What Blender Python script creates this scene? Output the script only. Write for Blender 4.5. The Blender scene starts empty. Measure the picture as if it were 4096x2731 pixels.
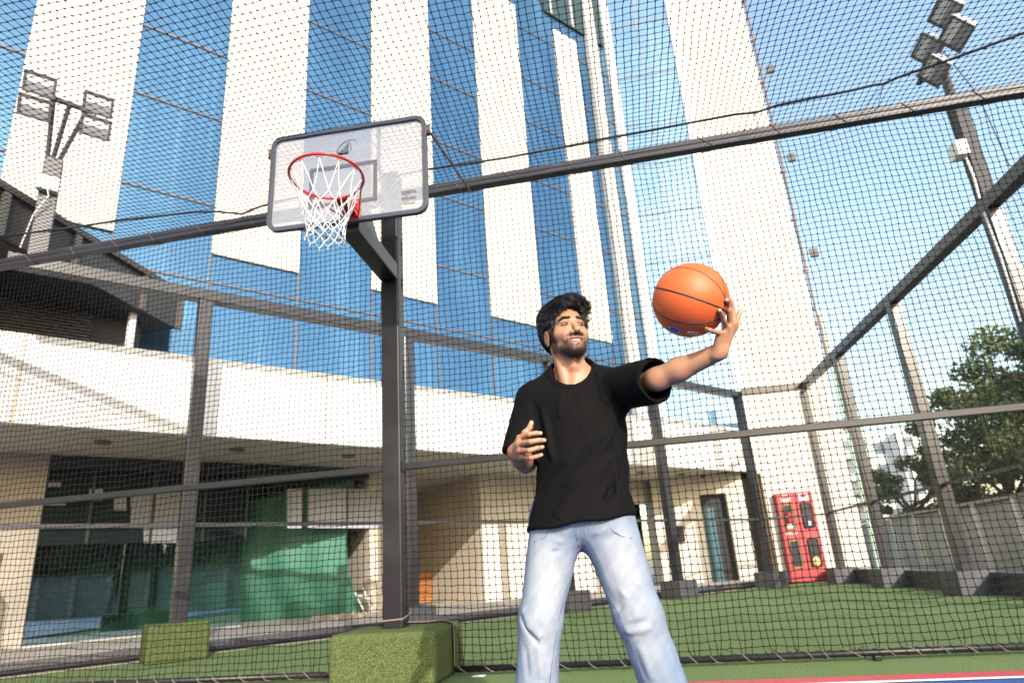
import bpy, bmesh, math, random
import numpy as np
from mathutils import Vector, Matrix

random.seed(7)
rng = np.random.default_rng(11)
scene = bpy.context.scene
COL = scene.collection
PI = math.pi

# ------------------------------------------------------------------ camera model
# solved from the vanishing points of the cage, the facade and the fence
FPX, CX, CY = 2435.6, 2016.6, 1538.9           # focal length / principal point at 4096 px
H = 0.65                                       # camera height


def cam_axes(p, y, r):
    cy, sy = np.cos(y), np.sin(y)
    fw = np.array([-sy*np.cos(p), cy*np.cos(p), np.sin(p)])
    rt = np.array([cy, sy, 0.])
    up = np.cross(rt, fw)
    return np.array([rt*np.cos(r)+up*np.sin(r), rt*np.sin(r)-up*np.cos(r), fw])


CAMX = cam_axes(math.radians(16.955), math.radians(9.598), math.radians(-3.789))
CPOS = np.array([0, 0, H])
AZ = math.radians(43.9)
FD = np.array([math.sin(AZ), math.cos(AZ), 0.])    # along the tower facade
FN = np.array([FD[1], -FD[0], 0.])                 # facade normal, towards the court
FANG = math.atan2(FD[1], FD[0])


def ray(px, py):                                   # px,py on the 2352 px wide picture
    q = np.array([(px*1.741497-CX)/FPX, (py*1.741497-CY)/FPX, 1.])
    return CAMX.T @ q


def onY(px, py, y):
    r = ray(px, py)
    return CPOS + r*(y/r[1])


def onX(px, py, x):
    r = ray(px, py)
    return CPOS + r*(x/r[0])


def onZ(px, py, z):
    r = ray(px, py)
    return CPOS + r*((z-H)/r[2])


def onF(px, py, fn):
    r = ray(px, py)
    return CPOS + r*((fn-CPOS@FN)/(r@FN))


def deep(px, py, d):
    return CPOS + ray(px, py)*d


def F(fd, fn, z=0.):                               # facade coordinates to world
    v = FD*fd + FN*fn
    return Vector((v[0], v[1], z))


# ------------------------------------------------------------------ materials
MATS = {}


def mat(name, color, rough=0.6, metal=0.0, noise=None, bump=None, spec=0.5, attr=None, coat=0.0, trans=0.0, alpha=1.0, sub=0.0, sheen=0.0, fine=None):
    """noise=(scale, amount, color2[, detail]); bump=(scale, strength, dist)"""
    if name in MATS:
        return MATS[name]
    m = bpy.data.materials.new(name)
    m.use_nodes = True
    nt = m.node_tree
    b = nt.nodes['Principled BSDF']
    b.inputs['Base Color'].default_value = (*color, 1)
    b.inputs['Roughness'].default_value = rough
    b.inputs['Metallic'].default_value = metal
    b.inputs['Specular IOR Level'].default_value = spec
    b.inputs['Coat Weight'].default_value = coat
    b.inputs['Transmission Weight'].default_value = trans
    b.inputs['Alpha'].default_value = alpha
    b.inputs['Sheen Weight'].default_value = sheen
    if sub:
        b.inputs['Subsurface Weight'].default_value = sub
        b.inputs['Subsurface Radius'].default_value = (0.02, 0.008, 0.004)
        b.inputs['Subsurface Scale'].default_value = 0.35
    tc = nt.nodes.new('ShaderNodeTexCoord')
    base = None
    if attr:
        a = nt.nodes.new('ShaderNodeAttribute')
        a.attribute_name = attr
        base = a.outputs['Color']
    if noise:
        n = nt.nodes.new('ShaderNodeTexNoise')
        n.inputs['Scale'].default_value = noise[0]
        n.inputs['Detail'].default_value = noise[3] if len(noise) > 3 else 4
        nt.links.new(tc.outputs['Object'], n.inputs['Vector'])
        mr = nt.nodes.new('ShaderNodeMapRange')
        mr.inputs[1].default_value = 0.35
        mr.inputs[2].default_value = 0.68
        mr.inputs[3].default_value = 0
        mr.inputs[4].default_value = noise[1]
        nt.links.new(n.outputs['Fac'], mr.inputs[0])
        mx = nt.nodes.new('ShaderNodeMix')
        mx.data_type = 'RGBA'
        nt.links.new(mr.outputs[0], mx.inputs[0])
        mx.inputs[7].default_value = (*noise[2], 1)
        if base is not None:
            nt.links.new(base, mx.inputs[6])
        else:
            mx.inputs[6].default_value = (*color, 1)
        base = mx.outputs[2]
    if fine and base is not None:                  # (scale, darkest multiplier): a second, finer mottling
        n3 = nt.nodes.new('ShaderNodeTexNoise')
        n3.inputs['Scale'].default_value = fine[0]
        n3.inputs['Detail'].default_value = 3
        nt.links.new(tc.outputs['Object'], n3.inputs['Vector'])
        m3 = nt.nodes.new('ShaderNodeMapRange')
        for i_, v_ in enumerate((0.32, 0.68, fine[1], 2-fine[1])):
            m3.inputs[1+i_].default_value = v_
        nt.links.new(n3.outputs['Fac'], m3.inputs[0])
        mm = nt.nodes.new('ShaderNodeMix')
        mm.data_type = 'RGBA'
        mm.blend_type = 'MULTIPLY'
        mm.inputs[0].default_value = 1
        nt.links.new(base, mm.inputs[6])
        nt.links.new(m3.outputs[0], mm.inputs[7])
        base = mm.outputs[2]
    if base is not None:
        nt.links.new(base, b.inputs['Base Color'])
    if bump:
        n2 = nt.nodes.new('ShaderNodeTexNoise')
        n2.inputs['Scale'].default_value = bump[0]
        n2.inputs['Detail'].default_value = 3
        nt.links.new(tc.outputs['Object'], n2.inputs['Vector'])
        bp = nt.nodes.new('ShaderNodeBump')
        bp.inputs['Strength'].default_value = bump[1]
        bp.inputs['Distance'].default_value = bump[2]
        nt.links.new(n2.outputs['Fac'], bp.inputs['Height'])
        nt.links.new(bp.outputs[0], b.inputs['Normal'])
    MATS[name] = m
    return m


# ------------------------------------------------------------------ object helpers
def tag(o, label=None, cat=None, group=None, kind=None):
    if label:
        o['label'] = label
    if cat:
        o['category'] = cat
    if group:
        o['group'] = group
    if kind:
        o['kind'] = kind
    return o


def thing(name, label, cat, loc=(0, 0, 0), group=None):
    o = bpy.data.objects.new(name, None)
    o.empty_display_size = 0.1
    COL.objects.link(o)
    o.location = loc
    return tag(o, label, cat, group)


bpy_update_needed = True


def link(name, me, parent=None, smooth=False):
    o = bpy.data.objects.new(name, me)
    COL.objects.link(o)
    if parent is not None:
        # vertices are given in world space; keep them there under the parent
        t = Vector((0, 0, 0))
        q = parent
        while q is not None:
            t += q.location
            q = q.parent
        o.location = -t if parent.type == 'EMPTY' else Vector((0, 0, 0)) - t
        o.parent = parent
    if smooth:
        me.polygons.foreach_set('use_smooth', [True]*len(me.polygons))
    return o


class MB:
    """collects world-space geometry for ONE mesh object"""
    def __init__(s):
        s.v = []
        s.f = []

    def add(s, vs, fs):
        n = len(s.v)
        s.v += [tuple(v) for v in vs]
        s.f += [tuple(i+n for i in f) for f in fs]
        return s

    def hexa(s, p):                                # 8 points: bottom 4 ccw, top 4 ccw
        return s.add(p, [(3, 2, 1, 0), (4, 5, 6, 7), (0, 1, 5, 4), (1, 2, 6, 5), (2, 3, 7, 6), (3, 0, 4, 7)])

    def box(s, x0, x1, y0, y1, z0, z1):
        return s.hexa([(x0, y0, z0), (x1, y0, z0), (x1, y1, z0), (x0, y1, z0), (x0, y0, z1), (x1, y0, z1), (x1, y1, z1), (x0, y1, z1)])

    def fbox(s, d0, d1, n0, n1, z0, z1):           # box in facade coordinates
        q = [(d0, n0), (d1, n0), (d1, n1), (d0, n1)]
        return s.hexa([F(a, b, z0) for a, b in q] + [F(a, b, z1) for a, b in q])

    def bar(s, a, b, w, h=None, up=(0, 0, 1)):     # rectangular bar between two points
        h = h or w
        a, b = Vector(a), Vector(b)
        d = (b-a).normalized()
        u = Vector(up)
        if abs(d.dot(u)) > 0.95:
            u = Vector((0, 1, 0))
        x = d.cross(u).normalized()*(w/2)
        y = x.cross(d).normalized()*(h/2)
        c = [-x-y, x-y, x+y, -x+y]
        return s.hexa([a+q for q in c] + [b+q for q in c])

    def tube(s, pts, r, n=8, caps=True):
        pts = [Vector(p) for p in pts]
        rs = r if isinstance(r, (list, tuple)) else [r]*len(pts)
        rings = []
        prev = None
        for i, p in enumerate(pts):
            d = (pts[min(i+1, len(pts)-1)]-pts[max(i-1, 0)])
            if d.length < 1e-9:
                d = Vector((0, 0, 1))
            d.normalize()
            if prev is None:
                u = Vector((0, 0, 1)) if abs(d.z) < 0.9 else Vector((1, 0, 0))
                x = d.cross(u).normalized()
            else:
                x = (prev - d*prev.dot(d)).normalized()
            prev = x
            y = d.cross(x)
            rings.append([p + (x*math.cos(2*PI*k/n)+y*math.sin(2*PI*k/n))*rs[i] for k in range(n)])
        vs = [v for ring in rings for v in ring]
        fs = []
        for i in range(len(pts)-1):
            for k in range(n):
                k2 = (k+1) % n
                fs.append((i*n+k, i*n+k2, (i+1)*n+k2, (i+1)*n+k))
        if caps:
            fs.append(tuple(range(n))[::-1])
            fs.append(tuple((len(pts)-1)*n+k for k in range(n)))
        return s.add(vs, fs)

    def torus(s, c, ax, ay, R, r, n=48, m=10):
        c, ax, ay = Vector(c), Vector(ax), Vector(ay)
        az = ax.cross(ay)
        vs, fs = [], []
        for i in range(n):
            t = 2*PI*i/n
            d = ax*math.cos(t)+ay*math.sin(t)
            for k in range(m):
                q = 2*PI*k/m
                vs.append(c + d*(R+r*math.cos(q)) + az*(r*math.sin(q)))
        for i in range(n):
            for k in range(m):
                fs.append((i*m+k, ((i+1) % n)*m+k, ((i+1) % n)*m+(k+1) % m, i*m+(k+1) % m))
        return s.add(vs, fs)

    def prism(s, poly, o, u, v, w, d):             # 2-D polygon (u,v) at origin o, extruded d along w
        o, u, v, w = Vector(o), Vector(u), Vector(v), Vector(w)
        n = len(poly)
        a = [o+u*p[0]+v*p[1] for p in poly]
        b = [q+w*d for q in a]
        return s.add(a+b, [tuple(range(n)), tuple(range(2*n-1, n-1, -1))] + [(i, n+i, n+(i+1) % n, (i+1) % n) for i in range(n)])

    def sphere(s, c, r, nu=16, nv=10, sc=(1, 1, 1)):
        vs, fs = [], []
        for j in range(nv+1):
            t = PI*j/nv
            for i in range(nu):
                p = 2*PI*i/nu
                vs.append((c[0]+r*sc[0]*math.sin(t)*math.cos(p), c[1]+r*sc[1]*math.sin(t)*math.sin(p), c[2]+r*sc[2]*math.cos(t)))
        for j in range(nv):
            for i in range(nu):
                fs.append((j*nu+i, (j+1)*nu+i, (j+1)*nu+(i+1) % nu, j*nu+(i+1) % nu))
        return s.add(vs, fs)

    def build(s, name, m, parent=None, bevel=0.0, smooth=False, segs=2):
        me = bpy.data.meshes.new(name)
        me.from_pydata(s.v, [], s.f)
        bm = bmesh.new()
        bm.from_mesh(me)
        bmesh.ops.recalc_face_normals(bm, faces=bm.faces)
        if bevel:
            bmesh.ops.bevel(bm, geom=[e for e in bm.edges if e.is_manifold and e.calc_face_angle(0) > 0.6], offset=bevel, segments=segs, profile=0.5, affect='EDGES')
        bm.to_mesh(me)
        bm.free()
        me.materials.append(m)
        return link(name, me, parent, smooth)


def np_mesh(name, V, faces, m, parent=None, smooth=False, cols=None):
    """V (n,3); faces = list of (k,nv) index arrays"""
    me = bpy.data.meshes.new(name)
    V = np.asarray(V, dtype=np.float32)
    me.vertices.add(len(V))
    me.vertices.foreach_set('co', V.ravel())
    li = np.concatenate([f.ravel() for f in faces]).astype(np.int32)
    tot = np.concatenate([np.full(len(f), f.shape[1]) for f in faces]).astype(np.int32)
    st = np.concatenate([[0], np.cumsum(tot)[:-1]]).astype(np.int32)
    me.loops.add(len(li))
    me.loops.foreach_set('vertex_index', li)
    me.polygons.add(len(tot))
    me.polygons.foreach_set('loop_start', st)
    me.polygons.foreach_set('loop_total', tot)
    if smooth:
        me.polygons.foreach_set('use_smooth', np.ones(len(tot), dtype=bool))
    me.update(calc_edges=True)
    me.validate()
    if cols is not None:
        ca = me.color_attributes.new('Col', 'FLOAT_COLOR', 'POINT')
        c4 = np.ones((len(V), 4), dtype=np.float32)
        c4[:, :3] = cols
        ca.data.foreach_set('color', c4.ravel())
    me.materials.append(m)
    return link(name, me, parent)


def seg_tubes(A, B, rA, rB=None, n=4):
    """independent prisms between point arrays A and B"""
    A = np.asarray(A, float)
    B = np.asarray(B, float)
    rA = np.broadcast_to(np.asarray(rA, float), (len(A),))
    rB = rA if rB is None else np.broadcast_to(np.asarray(rB, float), (len(A),))
    d = B-A
    d /= np.linalg.norm(d, axis=1, keepdims=True)+1e-12
    ref = np.where(np.abs(d[:, 2:3]) < 0.8, np.array([[0, 0, 1.]]), np.array([[1., 0, 0]]))
    x = np.cross(d, ref)
    x /= np.linalg.norm(x, axis=1, keepdims=True)
    y = np.cross(d, x)
    V = np.zeros((len(A), 2*n, 3))
    for k in range(n):
        o = x*math.cos(2*PI*k/n)+y*math.sin(2*PI*k/n)
        V[:, k] = A+o*rA[:, None]
        V[:, n+k] = B+o*rB[:, None]
    base = (np.arange(len(A))*2*n)[:, None]
    Fq = np.concatenate([base+np.array([[k, (k+1) % n, n+(k+1) % n, n+k]]) for k in range(n)])
    return V.reshape(-1, 3), Fq


def poly_tubes(Pts, R, n=3):
    """Pts (N,K,3) polylines, R (N,K) radii -> connected n-sided tubes"""
    N, K, _ = Pts.shape
    d = np.zeros_like(Pts)
    d[:, 1:-1] = Pts[:, 2:]-Pts[:, :-2]
    d[:, 0] = Pts[:, 1]-Pts[:, 0]
    d[:, -1] = Pts[:, -1]-Pts[:, -2]
    d /= np.linalg.norm(d, axis=2, keepdims=True)+1e-12
    ref = np.array([0.31, 0.52, 0.79])
    x = np.cross(d, ref)
    x /= np.linalg.norm(x, axis=2, keepdims=True)+1e-12
    y = np.cross(d, x)
    V = np.zeros((N, K, n, 3))
    for k in range(n):
        V[:, :, k] = Pts+(x*math.cos(2*PI*k/n)+y*math.sin(2*PI*k/n))*R[..., None]
    i = np.arange(N)[:, None, None]*K*n+np.arange(K-1)[None, :, None]*n
    fs = []
    for k in range(n):
        k2 = (k+1) % n
        fs.append(np.stack([i+k, i+k2, i+n+k2, i+n+k], axis=-1).reshape(-1, 4))
    return V.reshape(-1, 3), np.concatenate(fs)


def octas(C, r):
    o = np.array([[1, 0, 0], [-1, 0, 0], [0, 1, 0], [0, -1, 0], [0, 0, 1], [0, 0, -1]])*1.0
    V = (C[:, None, :]+o[None]*r).reshape(-1, 3)
    f = np.array([[0, 2, 4], [2, 1, 4], [1, 3, 4], [3, 0, 4], [2, 0, 5], [1, 2, 5], [3, 1, 5], [0, 3, 5]])
    return V, (np.arange(len(C))[:, None, None]*6+f[None]).reshape(-1, 3)


def wob(P, s, ph=0.):
    """smooth pseudo noise (sum of sines) in -1..1"""
    x, y, z = P[..., 0]*s, P[..., 1]*s, P[..., 2]*s
    return (np.sin(1.7*x+2.3*y+1.1*z+ph)+np.sin(-2.1*x+0.9*y+2.6*z+1.3+ph*1.7)+np.sin(1.2*x-2.8*y+0.7*z+2.9+ph*.6)+np.sin(3.9*x+1.5*y-3.1*z+4.1+ph))/4
# ------------------------------------------------------------------ camera, light, sky
cd = bpy.data.cameras.new('camera')
cam = bpy.data.objects.new('camera', cd)
COL.objects.link(cam)
cam.matrix_world = Matrix(((CAMX[0][0], -CAMX[1][0], -CAMX[2][0], 0), (CAMX[0][1], -CAMX[1][1], -CAMX[2][1], 0), (CAMX[0][2], -CAMX[1][2], -CAMX[2][2], H), (0, 0, 0, 1)))
cd.sensor_fit = 'HORIZONTAL'
cd.sensor_width = 36
cd.lens = 36*FPX/4096
cd.shift_x = (2048-CX)/4096
cd.shift_y = (CY-1365.5)/4096
cd.clip_start = 0.05
cd.clip_end = 2000
cd.dof.use_dof = True
cd.dof.focus_distance = 2.2
cd.dof.aperture_fstop = 2.8
scene.camera = cam

SUN_AZ, SUN_EL = math.radians(-28.0), math.radians(24.0)      # heading the light travels to, elevation
Ld = Vector((math.sin(SUN_AZ)*math.cos(SUN_EL), math.cos(SUN_AZ)*math.cos(SUN_EL), -math.sin(SUN_EL)))
sl = bpy.data.lights.new('sun', 'SUN')
sun = bpy.data.objects.new('sun', sl)
COL.objects.link(sun)
sun.rotation_euler = Ld.to_track_quat('-Z', 'Y').to_euler()
sl.energy = 2.0
sl.angle = math.radians(0.5)
sl.color = (1.0, 0.93, 0.85)
w = bpy.data.worlds.new('World')
scene.world = w
w.use_nodes = True
nt = w.node_tree
bg = nt.nodes['Background']
st = nt.nodes.new('ShaderNodeTexSky')
st.sky_type = 'NISHITA'
st.sun_disc = False
st.sun_elevation = SUN_EL
st.sun_rotation = math.atan2(-Ld.x, -Ld.y)
st.air_density = 1.5
st.dust_density = 2.0
st.ozone_density = 1.0
nt.links.new(st.outputs[0], bg.inputs[0])
bg.inputs[1].default_value = 0.15
scene.view_settings.view_transform = 'Standard'
scene.view_settings.look = 'None'
scene.view_settings.exposure = 1.50
scene.view_settings.gamma = 1
scene.cycles.max_bounces = 6
scene.cycles.transparent_max_bounces = 24
scene.cycles.caustics_reflective = False
scene.cycles.caustics_refractive = False

# ------------------------------------------------------------------ shared materials
M_turf = mat('artificial_turf', (0.128, 0.188, 0.068), 0.95, noise=(1.3, 0.7, (0.158, 0.210, 0.086)), bump=(160, 0.8, 0.012), spec=0.2, fine=(95, 0.45))
M_turfbox = mat('turf_carpet', (0.030, 0.056, 0.014), 0.95, noise=(170, 1.0, (0.155, 0.185, 0.070), 2), bump=(120, 1.0, 0.012), spec=0.2)
M_black = mat('black_steel', (0.012, 0.012, 0.013), 0.36, noise=(9, 0.5, (0.022, 0.021, 0.023)), bump=(40, 0.05, 0.002), spec=0.3)
M_steel = mat('grey_painted_steel', (0.045, 0.046, 0.055), 0.32, noise=(6, 0.4, (0.06, 0.06, 0.07)), bump=(25, 0.05, 0.002))
M_cage = mat('cage_steel', (0.022, 0.023, 0.028), 0.29, noise=(5, 0.5, (0.034, 0.033, 0.036)))
M_net = mat('net_cord', (0.008, 0.0075, 0.009), 0.75, spec=0.25)
M_net2 = mat('side_net_cord', (0.03, 0.028, 0.03), 0.7)
M_cordl = mat('tie_cord', (0.20, 0.15, 0.14), 0.8)
M_stone = mat('cream_stone', (0.62, 0.572, 0.50), 0.7, noise=(0.9, 0.35, (0.59, 0.542, 0.472)))
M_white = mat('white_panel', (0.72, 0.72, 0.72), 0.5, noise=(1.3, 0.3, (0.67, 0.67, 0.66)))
M_cream = mat('cream_plaster', (0.57, 0.50, 0.405), 0.8, noise=(1.5, 0.4, (0.52, 0.455, 0.37)))
M_whitewall = mat('stained_white_plaster', (0.62, 0.60, 0.56), 0.8, noise=(1.6, 0.7, (0.56, 0.50, 0.42)))
M_granite = mat('dark_granite', (0.035, 0.036, 0.04), 0.5, noise=(60, 0.8, (0.11, 0.11, 0.12)))
M_concrete = mat('concrete', (0.42, 0.38, 0.34), 0.85, noise=(3, 0.6, (0.33, 0.30, 0.27)))
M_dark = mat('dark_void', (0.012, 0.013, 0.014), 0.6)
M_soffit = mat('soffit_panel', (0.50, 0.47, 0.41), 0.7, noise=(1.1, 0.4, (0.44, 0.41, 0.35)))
M_rust = mat('rusty_iron', (0.30, 0.10, 0.035), 0.7, noise=(30, 0.8, (0.16, 0.05, 0.02)))
M_alu = mat('lamp_housing', (0.45, 0.46, 0.47), 0.4, metal=0.3)
M_lamp = mat('lamp_glass', (0.62, 0.64, 0.66), 0.15, noise=(60, 0.4, (0.5, 0.52, 0.55)))
M_plastic = mat('grey_plastic_box', (0.72, 0.72, 0.70), 0.5)


def sheet(name, x0, x1, y0, y1, z, m, kind='structure'):
    return tag(MB().add([(x0, y0, z), (x1, y0, z), (x1, y1, z), (x0, y1, z)], [(0, 1, 2, 3)]).build(name, m), kind=kind)


M_ground = mat('asphalt_ground', (0.20, 0.19, 0.18), 0.9, noise=(0.4, 0.6, (0.15, 0.14, 0.13)))
sheet('ground', -400, 400, -400, 400, -0.06, M_ground)
# turf sheet: everything up to the cage line
q = [F(-14, -7.72), F(12.6, -7.72), Vector((4.9, 15.4, 0)), Vector((4.9, -9, 0)), Vector((-12, -9, 0))]
tag(MB().add(q, [(0, 1, 2, 3, 4)]).build('turf_ground', M_turf), kind='structure')


def court_mat(name, c1, c2):
    m = mat(name, c1, 0.55)
    nt = m.node_tree
    b = nt.nodes['Principled BSDF']
    tc = nt.nodes.new('ShaderNodeTexCoord')
    ck = nt.nodes.new('ShaderNodeTexBrick')
    ck.offset = 0
    ck.inputs['Color1'].default_value = (*c1, 1)
    ck.inputs['Color2'].default_value = (*[v*0.92 for v in c1], 1)
    ck.inputs['Mortar'].default_value = (*c2, 1)
    ck.inputs['Scale'].default_value = 1
    ck.inputs['Mortar Size'].default_value = 0.0028
    ck.inputs['Brick Width'].default_value = 0.0153
    ck.inputs['Row Height'].default_value = 0.0153
    nt.links.new(tc.outputs['Object'], ck.inputs['Vector'])
    big = nt.nodes.new('ShaderNodeTexBrick')
    big.offset = 0
    big.inputs['Color1'].default_value = (1, 1, 1, 1)
    big.inputs['Color2'].default_value = (1, 1, 1, 1)
    big.inputs['Mortar'].default_value = (0.35, 0.35, 0.35, 1)
    big.inputs['Scale'].default_value = 1
    big.inputs['Mortar Size'].default_value = 0.002
    big.inputs['Brick Width'].default_value = 0.3
    big.inputs['Row Height'].default_value = 0.3
    nt.links.new(tc.outputs['Object'], big.inputs['Vector'])
    mx = nt.nodes.new('ShaderNodeMix')
    mx.data_type = 'RGBA'
    mx.blend_type = 'MULTIPLY'
    mx.inputs[0].default_value = 1
    nt.links.new(ck.outputs['Color'], mx.inputs[6])
    nt.links.new(big.outputs['Color'], mx.inputs[7])
    nt.links.new(mx.outputs[2], b.inputs['Base Color'])
    return m


sheet('court_floor', -12, 4.9, -9, 3.795, 0.006, court_mat('red_court_tile', (0.62, 0.055, 0.075), (0.36, 0.03, 0.045)))
sheet('court_line', -12, 4.9, 3.555, 3.605, 0.014, mat('white_line_paint', (0.8, 0.8, 0.8), 0.5))
sheet('court_key', -12, 4.9, -9, 3.555, 0.010, court_mat('blue_court_tile', (0.02, 0.09, 0.36), (0.012, 0.05, 0.2)))
# raised strip between the turf and the building
tag(MB().fbox(-14, 13.2, -8.15, -12.0, -0.05, 0.10).build('pavement', M_concrete), kind='structure')
# ------------------------------------------------------------------ the office tower and its podium
FT = -9.79                 # tower facade plane
FB = -8.36                 # canopy fascia plane
FW = -10.45                # ground floor wall plane
YR = 15.6                  # right facade plane
ZTOP = 21.0


def facade_glass(name, ang, c1, c2, c3):
    m = mat(name, c1, 0.06, metal=0.62)
    nt = m.node_tree
    b = nt.nodes['Principled BSDF']
    tc = nt.nodes.new('ShaderNodeTexCoord')
    mp = nt.nodes.new('ShaderNodeMapping')
    mp.vector_type = 'TEXTURE'
    mp.inputs['Rotation'].default_value = (0, 0, ang)
    nt.links.new(tc.outputs['Object'], mp.inputs['Vector'])
    m2 = nt.nodes.new('ShaderNodeMapping')
    m2.inputs['Scale'].default_value = (1.0, 0.0, 0.30)
    nt.links.new(mp.outputs[0], m2.inputs['Vector'])
    n1 = nt.nodes.new('ShaderNodeTexNoise')          # broad patches: blinds half drawn
    n1.inputs['Scale'].default_value = 0.9
    n1.inputs['Detail'].default_value = 2
    nt.links.new(m2.outputs[0], n1.inputs['Vector'])
    m3 = nt.nodes.new('ShaderNodeMapping')
    m3.inputs['Scale'].default_value = (7.0, 0.0, 0.06)
    nt.links.new(mp.outputs[0], m3.inputs['Vector'])
    n2 = nt.nodes.new('ShaderNodeTexNoise')          # curtain folds
    n2.inputs['Scale'].default_value = 1.4
    n2.inputs['Detail'].default_value = 3
    nt.links.new(m3.outputs[0], n2.inputs['Vector'])

    def mr(src, a, b_, c, d):
        r = nt.nodes.new('ShaderNodeMapRange')
        for i, v in enumerate((a, b_, c, d)):
            r.inputs[1+i].default_value = v
        nt.links.new(src, r.inputs[0])
        return r.outputs[0]
    f1 = mr(n1.outputs['Fac'], 0.42, 0.62, 0, 1)
    f2 = mr(n2.outputs['Fac'], 0.5, 0.7, 0, 1)
    mu = nt.nodes.new('ShaderNodeMath')
    mu.operation = 'MULTIPLY'
    nt.links.new(f1, mu.inputs[0])
    nt.links.new(f2, mu.inputs[1])
    mx = nt.nodes.new('ShaderNodeMix')
    mx.data_type = 'RGBA'
    mx.inputs[6].default_value = (*c1, 1)
    mx.inputs[7].default_value = (*c2, 1)
    nt.links.new(f1, mx.inputs[0])
    my = nt.nodes.new('ShaderNodeMix')
    my.data_type = 'RGBA'
    nt.links.new(mx.outputs[2], my.inputs[6])
    my.inputs[7].default_value = (*c3, 1)
    nt.links.new(mu.outputs[0], my.inputs[0])
    nt.links.new(my.outputs[2], b.inputs['Base Color'])
    return m


M_glassF = facade_glass('blue_curtain_wall_glass', FANG, (0.055, 0.142, 0.255), (0.070, 0.172, 0.295), (0.11, 0.24, 0.365))
M_glassR = facade_glass('pale_curtain_wall_glass', 0.0, (0.165, 0.29, 0.42), (0.20, 0.33, 0.46), (0.26, 0.40, 0.53))
M_mull = mat('mullion_bronze', (0.085, 0.080, 0.10), 0.5)
M_mullR = mat('mullion_grey', (0.17, 0.19, 0.23), 0.5)
M_colgrey = mat('grey_cladding', (0.42, 0.41, 0.41), 0.5)

tower = thing('office_building', 'tall cream stone and blue glass office tower with vertical stone strips behind the cage', 'building', F(6, -10.5))
corner = 12.28             # facade coordinate of the tower corner (x=1.42, y=15.6)
MB().fbox(-16, corner-0.3, FT-6, FT-0.20, 3.4, ZTOP).build('core_wall', M_dark, tower)
MB().fbox(-16, corner, FT-0.2, FT, 3.4, ZTOP).build('glass_wall', M_glassF, tower)
strips = [(-1.22, 0.155, ZTOP), (1.50, 2.91, ZTOP), (4.27, 5.68, ZTOP), (7.0, 8.41, 15.3), (9.77, 10.635, 15.27), (-3.98, -2.6, ZTOP), (-6.7, -5.34, ZTOP)]
for a, b_, zt in strips:
    MB().fbox(a, b_, FT, FT+0.05, 5.86, zt).build('stone_panel', M_stone, tower, bevel=0.008)
levels = [5.365, 6.757, 8.465, 9.85, 11.56, 12.96, 14.66, 16.1, 17.8, 19.2]
for z in levels:
    MB().fbox(-16, corner-0.35, FT, FT+0.018, z-0.018, z+0.018).build('mullion', M_mull, tower)
for fd in (-2.6, -1.22, 0.155, 1.50, 2.91, 4.27, 5.68, 7.0, 8.41, 9.77, 10.635):
    MB().fbox(fd-0.016, fd+0.016, FT+0.001, FT+0.021, 3.5, 5.86).build('mullion', M_mull, tower)
MB().fbox(11.05, 11.43, FT, FT+0.16, 3.5, ZTOP).build('grey_pilaster', M_colgrey, tower, bevel=0.01)
MB().fbox(11.93, 12.22, FT-0.15, FT+0.10, 3.5, ZTOP).build('corner_pilaster', M_white, tower, bevel=0.01)
MB().fbox(9.5, 11.86, FT+0.02, FT+0.06, 15.75, 17.6).build('dark_louvre_panel', mat('dark_green_louvre', (0.012, 0.035, 0.035), 0.4, noise=(2, .6, (0.03, 0.06, 0.06))), tower)
for fd in (9.72, 10.55, 11.3):
    MB().fbox(fd-0.03, fd+0.03, FT+0.06, FT+0.10, 15.75, 17.6).build('louvre_frame', M_colgrey, tower)
# right facade (faces the court squarely)
MB().box(1.42, 3.24, YR, YR+0.2, 3.4, ZTOP).build('glass_wall', M_glassR, tower)
MB().box(1.7, 5.3, YR+0.2, YR+9, 0, ZTOP-0.2).build('core_wall', M_dark, tower)
MB().box(3.24, 3.47, YR-0.07, YR+0.2, 2.5, ZTOP).build('edge_trim', M_white, tower, bevel=0.008)
MB().box(3.47, 5.43, YR-0.05, YR+9, 0, ZTOP).build('stone_panel', M_stone, tower, bevel=0.01)
for z in [8.465, 9.97, 11.56, 13.0, 14.70, 16.7, 18.2, 5.365, 6.757]:
    MB().box(1.44, 3.24, YR-0.012, YR, z-0.018, z+0.018).build('mullion', M_mullR, tower)
MB().box(2.28, 2.315, YR-0.014, YR, 3.5, ZTOP).build('mullion', M_mullR, tower)
for z in (6.2, 9.2, 12.3):
    MB().box(3.472, 5.43, YR-0.052, YR-0.0495, z-0.006, z+0.006).build('panel_joint', mat('stone_joint', (0.5, 0.45, 0.38), 0.8), tower)  # thin joint lines, a little darker than the stone

# drain pipes on the right edge of the tower
dp = thing('drain_pipe', 'thin rust brown drain pipe up the right edge of the stone tower', 'pipe', (5.5, YR, 9))
MB().tube([(5.50, YR-0.10, 5.2), (5.50, YR-0.10, 17.5)], 0.028, 8).build('pipe', mat('brown_pipe', (0.15, 0.085, 0.075), 0.6), dp)
for z in (6.1, 7.6, 9.1, 10.6, 12.1, 13.6, 15.1, 16.6):
    MB().box(5.43, 5.55, YR-0.13, YR-0.05, z-0.03, z+0.03).build('bracket', mat('bracket_brown', (0.20, 0.10, 0.06), 0.6), dp)
dp = thing('drain_pipe', 'pale green lower drain pipe beside the red fire cabinet wall, below the brown one', 'pipe', (5.6, YR, 3))
MB().tube([(5.60, YR-0.03, 0), (5.60, YR-0.03, 6.3), (5.5, YR+0.02, 6.6)], 0.05, 8).build('pipe', mat('pale_green_pipe', (0.45, 0.60, 0.52), 0.5), dp)
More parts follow.
